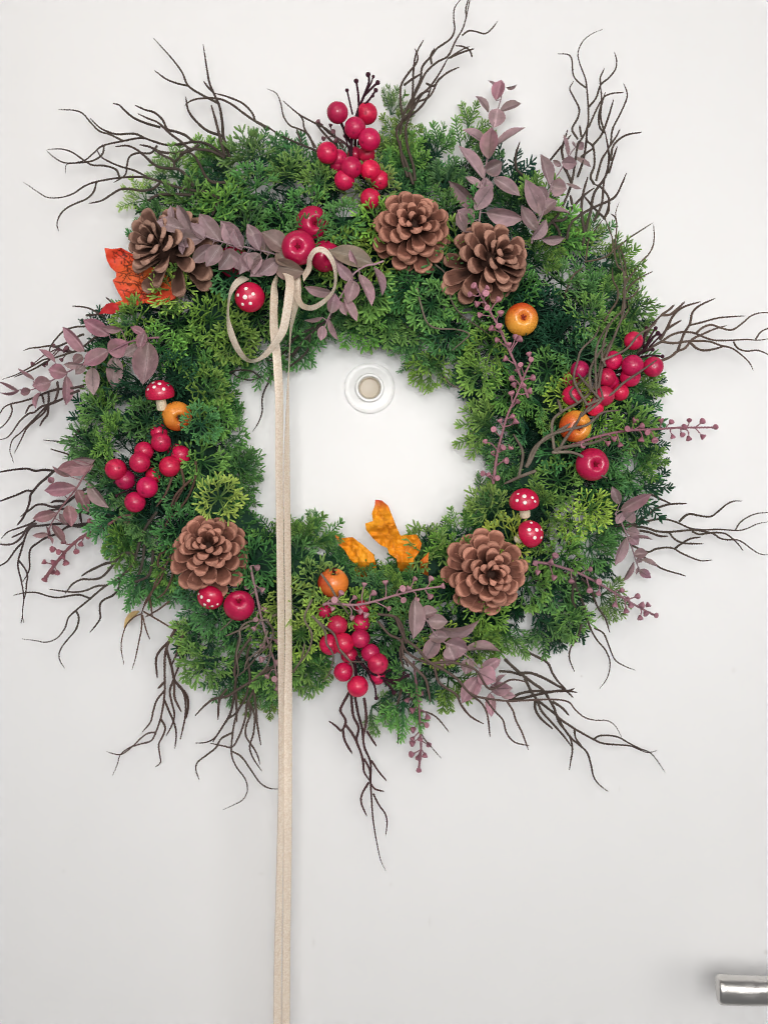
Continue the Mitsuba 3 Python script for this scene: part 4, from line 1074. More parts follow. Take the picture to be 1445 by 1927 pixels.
def strip(name, f, pts, label=None, wmul=1.0):
    """pts: (x, y, seen width, depth[, turn]) along the centre line; the strip keeps its real width and turns edge-on where it looks narrow."""
    a = np.array([p[:4] for p in pts], float)
    xy = fx(f, a[:, :2])
    w = a[:, 2] / FR[f][2]
    q = smoothline(np.c_[[P(x, y, d) for (x, y), d in zip(xy, a[:, 3])], w], 0.0025)
    c, w = q[:, :3], np.maximum(q[:, 3] * 0.93, 1.0) * S * wmul * (DIST - 0.06) / DIST
    t = np.gradient(c, axis=0); t /= np.linalg.norm(t, axis=1, keepdims=True)
    view = c - np.array([0, -DIST, ZC]); view /= np.linalg.norm(view, axis=1, keepdims=True)
    perp = np.cross(t, view); perp /= np.linalg.norm(perp, axis=1, keepdims=True)
    for i in range(1, len(perp)):
        if perp[i] @ perp[i - 1] < 0: perp[i] *= -1
    dep = np.cross(perp, t)
    k = np.clip(w / RW, 0.08, 1.0)[:, None]
    side = perp * k + dep * np.sqrt(1 - k ** 2)
    cols = 7
    u = np.linspace(-0.5, 0.5, cols)
    nrm = np.cross(side, t)
    nrm *= np.sign(nrm[:, 1:2] + 1e-9) * -1
    v = c[:, None] + side[:, None] * (u * RW)[None, :, None] + nrm[:, None] * (0.00025 * np.cos(u * np.pi))[None, :, None]
    n = len(c)
    front = v.reshape(-1, 3)
    back = (v - nrm[:, None] * 0.00022).reshape(-1, 3)
    uv = np.stack(np.meshgrid(u + 0.5, np.linspace(0, 1, n), indexing='xy'), -1).reshape(-1, 2)
    i, j = np.meshgrid(np.arange(n - 1), np.arange(cols - 1), indexing='ij')
    qd = np.stack([i * cols + j, i * cols + j + 1, (i + 1) * cols + j + 1, (i + 1) * cols + j], -1).reshape(-1, 4)
    f_ = np.vstack([qd[:, [0, 1, 2]], qd[:, [0, 2, 3]]])
    m = len(front)
    ed = []
    for jj in (0, cols - 1):
        a0 = np.arange(n - 1) * cols + jj
        ed += [np.c_[a0, a0 + cols, a0 + cols + m], np.c_[a0, a0 + cols + m, a0 + m]]
    part(ribbon, name, (np.vstack([front, back]), np.vstack([f_, f_[:, ::-1] + m] + ed)), 'mat_ribbon', uv=np.vstack([uv, uv]), label=label)


strip('loop', 'R', [(665, 235, 70, .058), (695, 300, 80, .068), (702, 380, 82, .076), (692, 470, 82, .080), (675, 600, 80, .083), (640, 770, 76, .086), (570, 890, 66, .086), (480, 1000, 48, .084), (385, 1052, 26, .080), (300, 1030, 44, .074), (225, 940, 56, .070),
                    (163, 790, 58, .067), (138, 650, 24, .066), (150, 490, 22, .066), (185, 395, 48, .065), (235, 335, 66, .062), (300, 295, 66, .056)], 'left ribbon loop round the spotted mushroom')
strip('loop', 'R', [(820, 300, 50, .070), (870, 215, 54, .078), (885, 120, 44, .086), (930, 52, 46, .090), (1000, 45, 52, .090), (1065, 105, 46, .088), (1108, 210, 34, .086), (1116, 330, 24, .082), (1090, 430, 28, .080), (1010, 515, 42, .080), (920, 568, 46, .078), (845, 565, 50, .074),
                    (795, 525, 60, .070), (760, 440, 70, .066), (755, 330, 80, .062), (740, 250, 70, .056)], 'right ribbon loop over the red apple')
strip('tail', 'R', [(590, 290, 30, .054), (565, 370, 56, .060), (560, 480, 76, .064), (555, 600, 72, .066), (560, 800, 80, .068), (582, 1000, 80, .068), (596, 1200, 80, .067), (606, 1440, 76, .066), (606, 2119, 72, .063), (620, 3420, 66, .060), (622, 4658, 50, .058), (612, 5490, 60, .056),
                    (594, 6405, 72, .054), (588, 7066, 78, .053), (585, 8000, 78, .052)], 'left long ribbon tail')
strip('tail', 'R', [(770, 250, 60, .054), (768, 340, 78, .058), (768, 440, 76, .061), (755, 540, 60, .062), (735, 640, 40, .062), (712, 760, 24, .062), (703, 880, 12, .062), (693, 1060, 8, .061), (688, 1200, 12, .060), (682, 1440, 26, .060), (674, 2119, 60, .057), (688, 3420, 66, .055),
                    (682, 4658, 84, .053), (680, 5490, 80, .051), (670, 6405, 76, .049), (665, 7066, 80, .048), (660, 8000, 80, .047)], 'right long ribbon tail')

# ------------------------------------------------------------------ bare twigs
DARK, GREY, BROWN = (0.072, 0.058, 0.046), (0.170, 0.138, 0.108), (0.120, 0.070, 0.050)


def twigs(label, f, root, lines, d0, d1, sd, tone=DARK, r0=2.8, r1=1.0):
    key = thing('twig_spray', label, 'twig spray', 'sprays of bare twigs on the wreath')
    rg = np.random.default_rng(sd)
    rt = fx(f, [root])[0]
    ls = []
    for l in lines:
        ff, l = (l[0], l[1]) if isinstance(l[0], str) else (f, l)
        l = fx(ff, l)
        if np.hypot(*(l[0] - rt)) > np.hypot(*(l[-1] - rt)): l = l[::-1]
        ls.append(l)
    far = max(np.hypot(*(p - rt)) for l in ls for p in l)
    for l in ls:
        w = smoothline(np.c_[l, np.zeros(len(l))], 4.0)[:, :2]
        t = np.clip(np.hypot(w[:, 0] - rt[0], w[:, 1] - rt[1]) / far, 0, 1)
        s = np.linspace(0, 1, len(w))
        nz = meshkit.fbm(np.c_[w / 70, np.full(len(w), sd * 1.7)], 2) - 0.5
        dev = rg.normal(0, 0.004)
        d = np.maximum(0.0035, d0 + (d1 - d0) * t + 0.016 * nz * np.minimum(1, t * 2) + dev * s)
        r = (r1 + (r0 - r1) * (1 - t) ** 0.8) * rg.uniform(0.88, 1.1) * np.interp(s, [0, 0.7, 0.92, 1], [1, 0.95, 0.75, 0.40])
        r = np.maximum(r, 0.45) * (1 + 0.05 * np.sin(np.arange(len(w)) * 0.9 + rg.uniform(0, 6)))
        p = np.array([P(x, y, dd) for (x, y), dd in zip(w, d)])
        v, fc = tube(p, r * S, 7)
        n1 = meshkit.fbm(v * 220 + sd, 2)
        c = np.array(tone)[None] * (0.65 + 0.7 * n1)[:, None] * np.exp(rg.normal(0, 0.12))
        sv = np.r_[np.repeat(s, 7), 0, 1][:, None]
        c = c * (1 - 0.45 * sv) + np.array([0.065, 0.034, 0.036]) * 0.45 * sv
        part(key, 'branch', (v, fc), 'mat_matte', color=c)
    return key


twigs('forked bare twigs at the upper left, reaching up highest on that side', 'A', (1245, 860), [
    [(1250, 860), (1215, 740), (1210, 670), (1195, 580), (1170, 520), (1140, 450), (1125, 370), (1105, 240)], [(1160, 500), (1130, 470), (1108, 440)], [(1170, 505), (1240, 525), (1320, 560), (1370, 610), (1388, 655)],
    [(1190, 560), (1110, 520), (1025, 465), (990, 390), (930, 310), (835, 205)], [(1025, 465), (960, 450), (900, 425), (840, 380)], [(1445, 690), (1385, 655), (1320, 610), (1260, 565), (1190, 535), (1100, 532), (1040, 545), (1005, 572)],
    [(1215, 740), (1130, 710), (1070, 660), (1025, 600), (1010, 525)], [(1225, 850), (1200, 760), (1175, 660), (1150, 570)]], 0.030, 0.022, 1)
twigs('wavy bare twigs at the upper left, middle bunch of three', 'A', (1230, 855), [
    [(1225, 850), (1160, 800), (1110, 775), (1050, 770), (980, 782), (900, 785), (830, 765), (770, 748), (670, 765), (560, 790), (510, 830), (460, 870), (400, 885), (360, 895), (358, 940)],
    [(670, 765), (600, 730), (540, 710), (490, 660), (450, 615), (400, 597), (318, 594)], [(780, 745), (730, 725), (640, 728), (590, 715), (540, 690), (490, 640)], [(565, 790), (560, 830), (530, 860), (480, 878), (400, 885), (340, 880), (290, 850), (250, 815)],
    [(1050, 770), (1010, 735), (960, 715), (910, 700), (885, 650), (840, 610), (790, 595), (735, 570)], [(1220, 855), (1150, 820), (1080, 810), (1030, 805), (980, 765), (920, 720), (860, 665), (800, 640), (750, 615)],
    [(870, 690), (800, 670), (730, 640), (680, 600), (650, 570), (615, 560)], [(855, 790), (820, 830), (750, 830), (705, 850), (690, 900), (680, 950), (620, 990)], [(1080, 785), (1030, 820), (960, 830), (880, 825), (810, 795), (760, 785)], [(1020, 810), (980, 850), (950, 880)]],
    0.032, 0.020, 2)
twigs('low bare twigs at the upper left, curving out farthest left above the loose pine cone', 'A', (1200, 1080), [
    [(1200, 1080), (1120, 1045), (1060, 1035), (960, 1015), (870, 985), (800, 965), (740, 960), (650, 965), (530, 985), (460, 1010), (400, 1050), (330, 1072), (260, 1072), (210, 1045), (130, 990)],
    [(525, 985), (510, 1040), (470, 1080), (400, 1110), (350, 1140), (320, 1180), (310, 1220), (320, 1255)], [(800, 960), (730, 925), (660, 905), (600, 880), (550, 850), (525, 810)],
    [(650, 960), (630, 920), (570, 900), (500, 895), (450, 865), (390, 825), (330, 808), (260, 810)], [(870, 995), (830, 1025), (770, 1035), (700, 1025), (650, 1030), (600, 1060), (550, 1090), (482, 1105)],
    [(1050, 1010), (1020, 960), (970, 920), (890, 912), (840, 895), (790, 850), (740, 810), (690, 790), (628, 795)], [(950, 910), (940, 870), (880, 840), (820, 800), (760, 785)], [(1225, 990), (1160, 990), (1120, 960), (1090, 900), (1060, 850), (1030, 825)],
    [(1200, 1080), (1170, 1130), (1155, 1170)], [(1050, 1060), (940, 1055), (860, 1060), (800, 1090)]], 0.044, 0.024, 3)
twigs('small bare twigs left of the top berry spray', 'B', (480, 830), [
    [(480, 800), (400, 710), (330, 670), (240, 620), (150, 545)], [(320, 800), (290, 730), (240, 700), (190, 680), (155, 630), (140, 560), (115, 505), (65, 480)], [(330, 800), (270, 700), (260, 650), (230, 610)], [(250, 770), (235, 730), (225, 700)],
    [(340, 820), (240, 780), (150, 740), (70, 690), (0, 650)], [(330, 670), (390, 740), (440, 790)]], 0.030, 0.016, 4, r0=2.3)
twigs('tall bundle of bare twigs at the top centre, running out of the top edge', 'B', (860, 1010), [
    [(860, 1000), (820, 880), (790, 800), (800, 650), (840, 560), (890, 470), (930, 390), (990, 335), (1050, 300), (1090, 220), (1130, 150), (1150, 80), (1170, -20), (1180, -80)], [(1050, 310), (1000, 400), (950, 470), (900, 520), (860, 590), (800, 650)],
    [(1150, 90), (1145, 50), (1158, -10), (1150, -60)], [(850, 600), (870, 500), (900, 430), (910, 360), (960, 300), (990, 260), (1060, 210), (1085, 160), (1080, 100), (1085, 40), (1120, -10)], [(1125, 190), (1160, 165), (1200, 168), (1250, 180), (1290, 150), (1318, 112)],
    [(1090, 245), (1130, 250), (1165, 270), (1180, 305)], [(1060, 310), (1130, 280), (1190, 262)], [(1050, 315), (1120, 270), (1165, 250)], [(930, 450), (970, 465), (1000, 430), (1050, 390), (1110, 362)], [(960, 465), (930, 540), (880, 600), (800, 660), (770, 700), (775, 750)],
    [(870, 262), (885, 310), (870, 350), (830, 400), (795, 460), (790, 540), (800, 620)], [(918, 212), (890, 260), (870, 310), (860, 400), (858, 480), (850, 600)], [(975, 260), (955, 300), (960, 345)], [(900, 400), (850, 430), (810, 460)], [(955, 490), (900, 510), (830, 590)],
    [(800, 650), (770, 720), (790, 800), (800, 870), (830, 960)], [(850, 600), (820, 700), (830, 800), (860, 900), (870, 980)], [(1000, 420), (950, 520), (870, 560), (840, 620)]], 0.028, 0.030, 5, tone=(0.085, 0.066, 0.052))
twigs('tall tangle of bare twigs at the top right, behind the shorter mauve leaves', 'C', (300, 1330), [
    [(240, 1300), (240, 1240), (300, 1170), (350, 1070), (380, 980), (395, 890), (410, 790), (440, 740), (465, 680), (468, 600), (460, 480), (450, 420), (420, 340), (412, 280), (440, 220), (490, 180), (545, 157)], [(455, 475), (410, 440), (385, 400), (378, 320), (355, 293), (303, 290)],
    [(470, 580), (510, 530), (535, 460), (580, 420), (615, 375), (622, 330), (610, 280)], [(535, 460), (533, 420), (555, 370)], [(470, 690), (500, 620), (530, 560), (560, 520), (600, 505), (660, 500)], [(410, 755), (380, 700), (410, 640), (418, 590), (390, 530), (367, 480), (387, 440)],
    [(490, 790), (540, 730), (575, 640), (605, 540)], [(555, 710), (535, 640), (540, 540), (533, 460)], [(560, 720), (530, 690), (525, 620), (545, 550), (560, 500)], [(590, 780), (600, 700), (640, 620), (675, 540), (678, 500), (660, 452)],
    [(440, 1330), (450, 1260), (480, 1150), (500, 1050), (560, 960), (580, 870), (575, 800), (560, 720)], [(580, 800), (620, 740), (640, 700)], [(590, 870), (600, 800), (630, 760), (680, 730), (757, 717)], [(580, 940), (600, 870), (625, 795)],
    [(500, 1000), (480, 960), (500, 900), (500, 830), (490, 790), (460, 760), (465, 700)], [(510, 980), (540, 870), (570, 820), (590, 780)], [(270, 1200), (340, 1190), (380, 1130), (440, 1065), (500, 1020)], [(380, 1110), (370, 1060)],
    [(350, 1300), (370, 1220), (420, 1170), (500, 1125), (580, 1090), (620, 1060), (650, 1000), (675, 940)], [(450, 1270), (430, 1150), (440, 1050), (465, 960)], [(560, 1190), (500, 1130), (440, 1060)], [(500, 1200), (540, 1110), (550, 1010), (555, 960)],
    [(500, 1000), (540, 1020), (580, 1080), (570, 1150), (550, 1190)], [(410, 960), (440, 870), (455, 780), (460, 700)], [(430, 850), (500, 800)], [(330, 900), (375, 980)], [(260, 870), (300, 820), (350, 760), (375, 730)], [(355, 705), (330, 790), (325, 830), (350, 930), (375, 990)],
    [(420, 680), (430, 740)], [(95, 770), (72, 850), (80, 920), (115, 950)], [(270, 1200), (310, 1260), (310, 1330)]], 0.034, 0.026, 6)
twigs('brown bare twigs at the right, above the right berry spray, one tip bent sharply', 'Y', (330, 1420), [
    [(290, 540), (380, 525), (470, 500), (540, 450), (600, 400), (700, 320), (800, 255), (908, 185)], [(640, 830), (660, 740), (740, 620), (800, 540), (870, 470), (910, 390), (920, 300), (913, 205)], [(660, 960), (650, 860), (700, 760), (780, 690), (905, 628)],
    [(600, 0), (570, 100), (580, 200), (570, 330), (560, 460), (590, 580), (650, 640), (650, 760), (640, 900), (620, 1020)], [(580, 190), (560, 130), (525, 105)], [(350, 20), (410, 90), (470, 150), (510, 240), (545, 350), (540, 450)], [(510, 0), (510, 80), (470, 150)],
    [(600, 410), (640, 490), (660, 600), (665, 740)], [(300, 520), (330, 330), (400, 230), (450, 160)], [(280, 590), (190, 660), (140, 760), (100, 870)], [(540, 590), (545, 700), (590, 800), (580, 900), (520, 990), (470, 1080)], [(640, 880), (720, 860), (790, 770)],
    [(640, 1010), (660, 900), (690, 960), (640, 1060)]], 0.046, 0.030, 7, tone=(0.125, 0.095, 0.068), r0=2.4)
twigs('grey twigs crossing in front of the right berry spray and the orange apple', 'F', (620, 1250), [
    [(550, 1240), (600, 1130), (700, 1060), (780, 1010), (860, 950), (930, 850), (960, 700), (990, 620), (1040, 500), (1080, 380), (1080, 200), (1035, 0)], [(700, 1140), (690, 1000), (740, 940), (830, 890), (900, 830), (940, 740), (960, 650), (1010, 550)], [(720, 1160), (760, 1090), (830, 990), (850, 940)],
    [(560, 1230), (640, 1090), (760, 1040), (880, 1010), (960, 945), (1055, 930)], [(880, 900), (1000, 850), (1080, 780), (1170, 720), (1260, 655)], [(880, 940), (960, 870), (950, 800)], [(880, 900), (810, 770), (830, 660), (850, 600), (920, 530), (950, 470)],
    [(830, 890), (790, 830), (860, 760), (900, 700)], [(690, 1160), (800, 1160), (880, 1200), (940, 1270), (990, 1300)], [(700, 1150), (760, 1130), (900, 1110), (1000, 1075)], [(950, 870), (870, 780), (830, 730)], [(960, 660), (1090, 600), (1160, 520), (1240, 470), (1270, 420)],
    [(1080, 380), (1000, 470), (960, 620), (980, 690)], [(740, 940), (730, 900), (720, 870)], [(430, 1330), (520, 1290), (600, 1260)], [(510, 1290), (530, 1160), (480, 1060)], [(930, 840), (930, 600), (1000, 450)], [(900, 830), (900, 700), (985, 560)]],
    0.062, 0.066, 8, tone=GREY, r0=3.0, r1=1.2)
twigs('bare twigs reaching right out of the frame beyond the right berry spray', 'G', (540, 620), [
    [(560, 605), (640, 560), (720, 515), (790, 470), (860, 450), (940, 455), (1000, 480), (1080, 505), (1200, 505), (1300, 500), (1380, 505), (1480, 490)], [(1360, 500), (1395, 450), (1445, 425), (1490, 415)],
    [(720, 515), (800, 525), (880, 515), (960, 510), (1050, 515), (1120, 540), (1200, 560), (1270, 610), (1320, 660), (1345, 710)], [(920, 525), (960, 560), (1010, 575), (1080, 565), (1150, 545)], [(960, 455), (1000, 420), (1060, 400), (1120, 420), (1200, 435), (1270, 390), (1330, 340), (1400, 318), (1490, 320)],
    [(620, 690), (720, 645), (780, 620), (830, 580), (880, 560), (930, 500), (1000, 465), (1080, 430), (1165, 405)], [(830, 580), (870, 470), (915, 390), (930, 320), (980, 270), (1085, 220)], [(905, 405), (990, 385), (1100, 355), (1200, 345), (1290, 340)],
    [(720, 490), (760, 420), (800, 340), (870, 280), (985, 243)], [(710, 500), (760, 430), (855, 370)], [(1210, 515), (1240, 560), (1300, 580), (1380, 575), (1480, 620)], [(720, 335), (780, 330), (830, 290), (880, 243)], [(720, 335), (770, 300), (808, 265)],
    [(560, 600), (600, 500), (660, 400), (720, 335)]], 0.042, 0.024, 9, tone=(0.105, 0.075, 0.058))
twigs('thin dark twigs at the right edge beside the small mauve leaf spray', 'Q', (60, 540), [
    [(60, 530), (150, 520), (270, 510), (380, 480), (480, 465), (570, 480), (650, 510), (740, 550), (850, 565), (1000, 560), (1170, 570), (1260, 550), (1350, 510), (1480, 485)], [(1150, 565), (1190, 500), (1260, 450), (1350, 415), (1480, 406)],
    [(640, 490), (690, 440), (740, 420), (820, 435), (920, 445), (990, 400), (1060, 340), (1130, 305), (1210, 302)], [(270, 500), (340, 440), (420, 380), (500, 345), (580, 330), (710, 325)],
    [(150, 525), (330, 545), (430, 575), (530, 585), (650, 575), (770, 565), (870, 580), (950, 600), (1010, 640), (1080, 655), (1160, 655), (1220, 680), (1300, 740), (1380, 785), (1480, 792)], [(760, 580), (820, 605), (900, 595), (980, 590), (1060, 600), (1130, 650), (1180, 700), (1220, 755)],
    [(550, 590), (600, 650), (680, 685), (770, 690), (860, 690)], [(600, 735), (660, 690), (740, 645), (835, 630)], [(200, 700), (350, 765), (420, 740), (520, 725), (590, 735), (660, 775), (760, 820), (840, 845), (940, 838)], [(280, 570), (380, 590), (460, 620), (540, 622)],
    [(240, 780), (330, 820), (400, 860), (470, 910), (550, 940), (640, 965), (700, 985)], [(380, 240), (460, 280), (560, 325)]], 0.026, 0.018, 10, r0=2.5)
twigs('long drooping twigs at the lower right, below the seed spray', 'J', (800, 660), [
    [(815, 680), (820, 740), (860, 830), (890, 940), (930, 1020), (980, 1080), (1005, 1150), (990, 1230), (948, 1290)], [(810, 700), (800, 800), (820, 850)], [(850, 690), (900, 740), (930, 830), (980, 910), (1003, 985)], [(920, 960), (970, 990), (1000, 1060), (1030, 1130), (1080, 1165), (1143, 1190)],
    [(850, 940), (830, 1010), (790, 1070), (785, 1130), (812, 1198)], [(580, 680), (630, 720), (650, 760)], [(600, 600), (700, 640), (815, 680)]], 0.040, 0.020, 11, r0=2.5)
twigs('spreading twigs at the bottom right, reaching down and far to the right', 'U', (180, 140), [
    [(200, 165), (280, 240), (340, 290), (420, 350), (490, 400), (530, 460), (570, 530), (600, 600), (680, 660), (760, 710), (870, 770), (940, 800), (1040, 810), (1150, 820), (1220, 850), (1280, 870), (1350, 855)], [(870, 770), (910, 745), (980, 740), (1060, 755), (1140, 800), (1220, 840), (1295, 870), (1350, 930), (1410, 1020)],
    [(320, 270), (400, 270), (500, 310), (590, 360), (660, 400), (715, 455)], [(160, 255), (250, 262), (330, 290)], [(350, 310), (400, 410), (440, 470), (480, 560), (560, 650), (640, 740), (700, 820)], [(430, 470), (430, 540), (470, 610), (560, 690)],
    [(440, 470), (530, 540), (590, 590), (640, 680), (700, 760), (760, 810), (820, 870), (850, 960), (870, 1050), (910, 1110), (980, 1165)], [(590, 600), (620, 660), (690, 750), (710, 850), (700, 920), (688, 1000)], [(725, 690), (735, 760), (780, 820)], [(560, 485), (630, 530), (685, 590)],
    [(350, 100), (430, 140), (520, 190), (560, 270), (600, 330), (660, 390)], [(230, 475), (350, 455), (450, 430), (560, 410), (650, 400), (745, 415)], [(250, 465), (310, 425), (420, 405), (520, 410), (600, 405), (670, 405), (725, 385)]], 0.034, 0.018, 12)
twigs('long curved brown twigs sweeping across pale mauve leaves, bottom right', 'L', (600, -20), [
    [(600, 0), (680, 60), (740, 130), (830, 180), (900, 230), (950, 290), (1000, 320), (1080, 335), (1180, 345), (1300, 340), (1420, 337), (1500, 350), (1540, 395), (1590, 435), (1650, 450), (1710, 452), (1755, 480), (1790, 540)], [(760, 140), (850, 135), (930, 150), (1000, 180), (1050, 260), (1080, 280), (1130, 260), (1180, 232), (1230, 232), (1280, 245)],
    [(770, 140), (790, 230), (830, 270), (890, 310), (920, 370), (970, 430), (1040, 470)], [(970, 310), (1030, 360), (1060, 420), (1075, 540)], [(1050, 335), (1100, 400), (1145, 450), (1165, 520), (1210, 570), (1290, 590)], [(1165, 345), (1200, 400), (1215, 450), (1250, 520), (1283, 612)],
    [(600, 100), (650, 150), (720, 220), (740, 290), (750, 350)], [(600, 0), (600, 80), (630, 160)], [(560, -110), (590, -40), (620, 30)], [('I'), [(900, 780), (960, 850), (1020, 880), (1060, 950), (1150, 1000), (1260, 1030)]], [('I'), [(900, 740), (1000, 760), (1040, 850), (1020, 950), (1040, 1040)]]], 0.078, 0.034, 13, tone=(0.115, 0.080, 0.066), r0=2.5, r1=1.0)
twigs('long narrow bundle of twigs hanging lowest at the bottom centre', 'L', (330, 250), [
    [(330, 260), (355, 400), (380, 500), (390, 590), (425, 680), (425, 780), (432, 900), (440, 1000), (460, 1120), (480, 1210), (508, 1270)], [(320, 280), (275, 360), (262, 400), (290, 450), (280, 490), (265, 507), (235, 480), (200, 455)], [(275, 500), (285, 560), (325, 632)],
    [(285, 470), (330, 530), (370, 620), (385, 680), (390, 730), (420, 780)], [(320, 300), (330, 420), (360, 490), (350, 560), (380, 640)], [(390, 330), (400, 400), (400, 470), (385, 540), (395, 620)], [(405, 510), (430, 550), (458, 592)], [(430, 670), (470, 730), (512, 780)],
    [(415, 790), (380, 850), (375, 900), (405, 972)], [(430, 800), (450, 825), (500, 838)], [(440, 850), (470, 910), (505, 960), (515, 1010), (508, 1075)], [(390, 660), (420, 720), (420, 790)]], 0.030, 0.018, 14, tone=(0.078, 0.040, 0.040))
twigs('short brown twigs beside the free hanging seed spray', 'L', (600, 240), [
    [(600, 250), (660, 350), (690, 400), (690, 480), (710, 540), (750, 590), (810, 658)], [(690, 400), (740, 410), (790, 440), (852, 515)], [(600, 260), (565, 400), (575, 500), (575, 580)]], 0.030, 0.020, 15, tone=(0.100, 0.070, 0.058), r0=2.2)
twigs('bare twigs hanging at the bottom left, farther from the ribbon', 'K', (540, -80), [
    [(540, -80), (490, 10), (465, 90), (462, 180), (462, 300), (445, 420), (420, 500), (390, 560), (330, 580), (270, 600), (220, 640), (205, 690), (180, 750)], [(415, 515), (370, 522), (330, 550), (290, 590), (230, 635), (180, 632), (148, 620)],
    [(470, 60), (500, 160), (515, 230), (555, 280), (575, 340), (575, 420), (560, 500), (547, 555)], [(440, 440), (465, 490), (450, 540), (430, 580), (435, 640), (440, 680), (412, 705)], [(460, 290), (420, 340), (400, 400), (385, 460), (340, 515)], [(485, 20), (430, 80), (415, 130), (422, 220)],
    [(510, 230), (490, 290), (500, 350), (515, 420), (500, 480), (470, 535)], [(460, 340), (490, 410), (515, 470), (525, 530), (518, 605)], [(515, 230), (515, 320), (530, 360), (553, 405)], [(535, 260), (580, 310), (590, 370), (580, 440)], [(560, -40), (555, 0), (530, 80), (500, 150)], [(545, 40), (545, 130), (510, 230)], [(462, 240), (425, 278)]],
    0.026, 0.014, 16, tone=(0.085, 0.056, 0.046))
twigs('bare twigs hanging at the bottom, just left of the ribbon tails', 'K', (930, 40), [
    [(930, 40), (910, 100), (925, 220), (900, 330), (860, 400), (840, 470), (830, 540), (825, 630), (850, 700), (900, 770), (912, 830), (890, 880), (840, 910), (780, 937)], [(828, 620), (880, 650), (930, 720), (980, 790), (1030, 820), (1085, 825)], [(900, 330), (850, 410), (800, 450), (740, 540), (690, 570), (630, 575)],
    [(1030, 160), (960, 220), (880, 270), (800, 320), (730, 335), (680, 370), (628, 425)], [(1080, 140), (1000, 200), (940, 300), (910, 360), (900, 440), (870, 530), (830, 595), (780, 590), (710, 575)], [(835, 515), (770, 550), (740, 600), (690, 640), (640, 680), (632, 720), (650, 775)],
    [(850, 220), (840, 310), (820, 410), (780, 480), (735, 550), (725, 570)], [(800, 280), (760, 340), (752, 445)], [(910, 350), (930, 410), (905, 480), (905, 540), (945, 600), (970, 650), (980, 692)], [(915, 340), (950, 420), (945, 520), (925, 590), (940, 650), (990, 728)], [(945, 270), (960, 400), (965, 470), (985, 585)],
    [(850, 300), (855, 460)], [(870, 0), (850, 100), (845, 220)], [(930, 0), (870, 90), (840, 180), (850, 230)]], 0.044, 0.020, 17, tone=(0.098, 0.074, 0.060))
twigs('grey green twigs over the sprigs at the bottom left, left of the ribbon', 'I', (300, 740), [
    [(350, 740), (300, 770), (330, 830), (310, 900), (250, 960), (180, 1040), (120, 1090)], [(300, 770), (200, 780), (150, 820), (150, 880), (130, 960), (140, 1050), (120, 1100)], [(120, 600), (115, 680), (110, 760), (40, 830)], [(200, 800), (140, 830), (70, 860)], [(300, 830), (260, 930), (190, 990), (170, 1060)],
    [(320, 900), (300, 1010), (240, 1080), (200, 1120)]], 0.050, 0.046, 18, tone=GREY, r0=2.3, r1=1.2)
twigs('grey twigs looping over the bottom berry spray', 'I', (540, 700), [
    [(540, 750), (600, 800), (660, 850), (690, 930), (740, 990), (780, 1000), (830, 1000)], [(560, 770), (610, 830), (620, 900), (655, 960), (640, 1050), (600, 1110)], [(690, 930), (750, 1000), (765, 1060), (740, 1110)], [(590, 520), (640, 590), (680, 660), (740, 740)], [(540, 660), (500, 760), (540, 850), (520, 940), (470, 1010), (440, 1060)],
    [(500, 900), (480, 990), (430, 1060)]], 0.060, 0.058, 19, tone=GREY, r0=2.1, r1=1.3)
twigs('dark twigs at the far left running out of the frame below the pink mauve leaves', 'V', (780, 780), [
    [(760, 800), (640, 820), (520, 830), (420, 860), (300, 910), (180, 945), (90, 965), (30, 1000), (0, 1050), (-50, 1110)], [(100, 970), (110, 1030), (80, 1100), (30, 1160), (-40, 1210)], [(560, 920), (470, 960), (380, 985), (310, 1040), (260, 1050), (180, 1120), (110, 1220), (60, 1270), (0, 1285), (-40, 1285)],
    [(540, 930), (440, 970), (330, 1080), (260, 1150), (180, 1230), (120, 1280), (95, 1340), (90, 1400), (110, 1450), (122, 1500)], [(450, 960), (400, 1040), (310, 1120), (240, 1190), (190, 1290), (130, 1410)], [(440, 990), (430, 1060), (390, 1110), (360, 1165)], [(330, 880), (320, 960), (270, 980), (230, 1050)],
    [(720, 840), (620, 880), (560, 920)], [(520, 760), (525, 850), (490, 960)], [(440, 860), (440, 950), (400, 1040)], [(380, 870), (400, 960)]], 0.036, 0.014, 20, tone=(0.080, 0.056, 0.050))
twigs('thin dark twigs at the far left behind the pink mauve leaves', 'V', (800, 380), [
    [(760, 460), (700, 480), (600, 510), (490, 545), (400, 560), (330, 600), (240, 650), (140, 700), (20, 740)], [(420, 580), (300, 650), (200, 690), (130, 720)], [(760, 330), (720, 345), (600, 410), (520, 440), (450, 435), (350, 450), (270, 458), (212, 480)], [(440, 520), (460, 440), (510, 370), (580, 300), (680, 265), (760, 260), (850, 250)],
    [(950, 180), (890, 140), (820, 100), (740, 80), (655, 75)], [(950, 170), (920, 150), (780, 160)], [(1010, 40), (985, 15), (960, -5)], [(1330, 260), (1220, 170), (1130, 110)], [(1100, 290), (1000, 320), (880, 350), (760, 440)]], 0.030, 0.018, 21, r0=2.1)
twigs('short curved twigs at the left edge above the dusky pink leaves', 'V', (760, 1200), [
    [(720, 1200), (660, 1270), (580, 1305), (500, 1300), (440, 1295), (390, 1290)], [(640, 1430), (590, 1410), (520, 1390), (455, 1370)]], 0.024, 0.016, 22, r0=2.0)
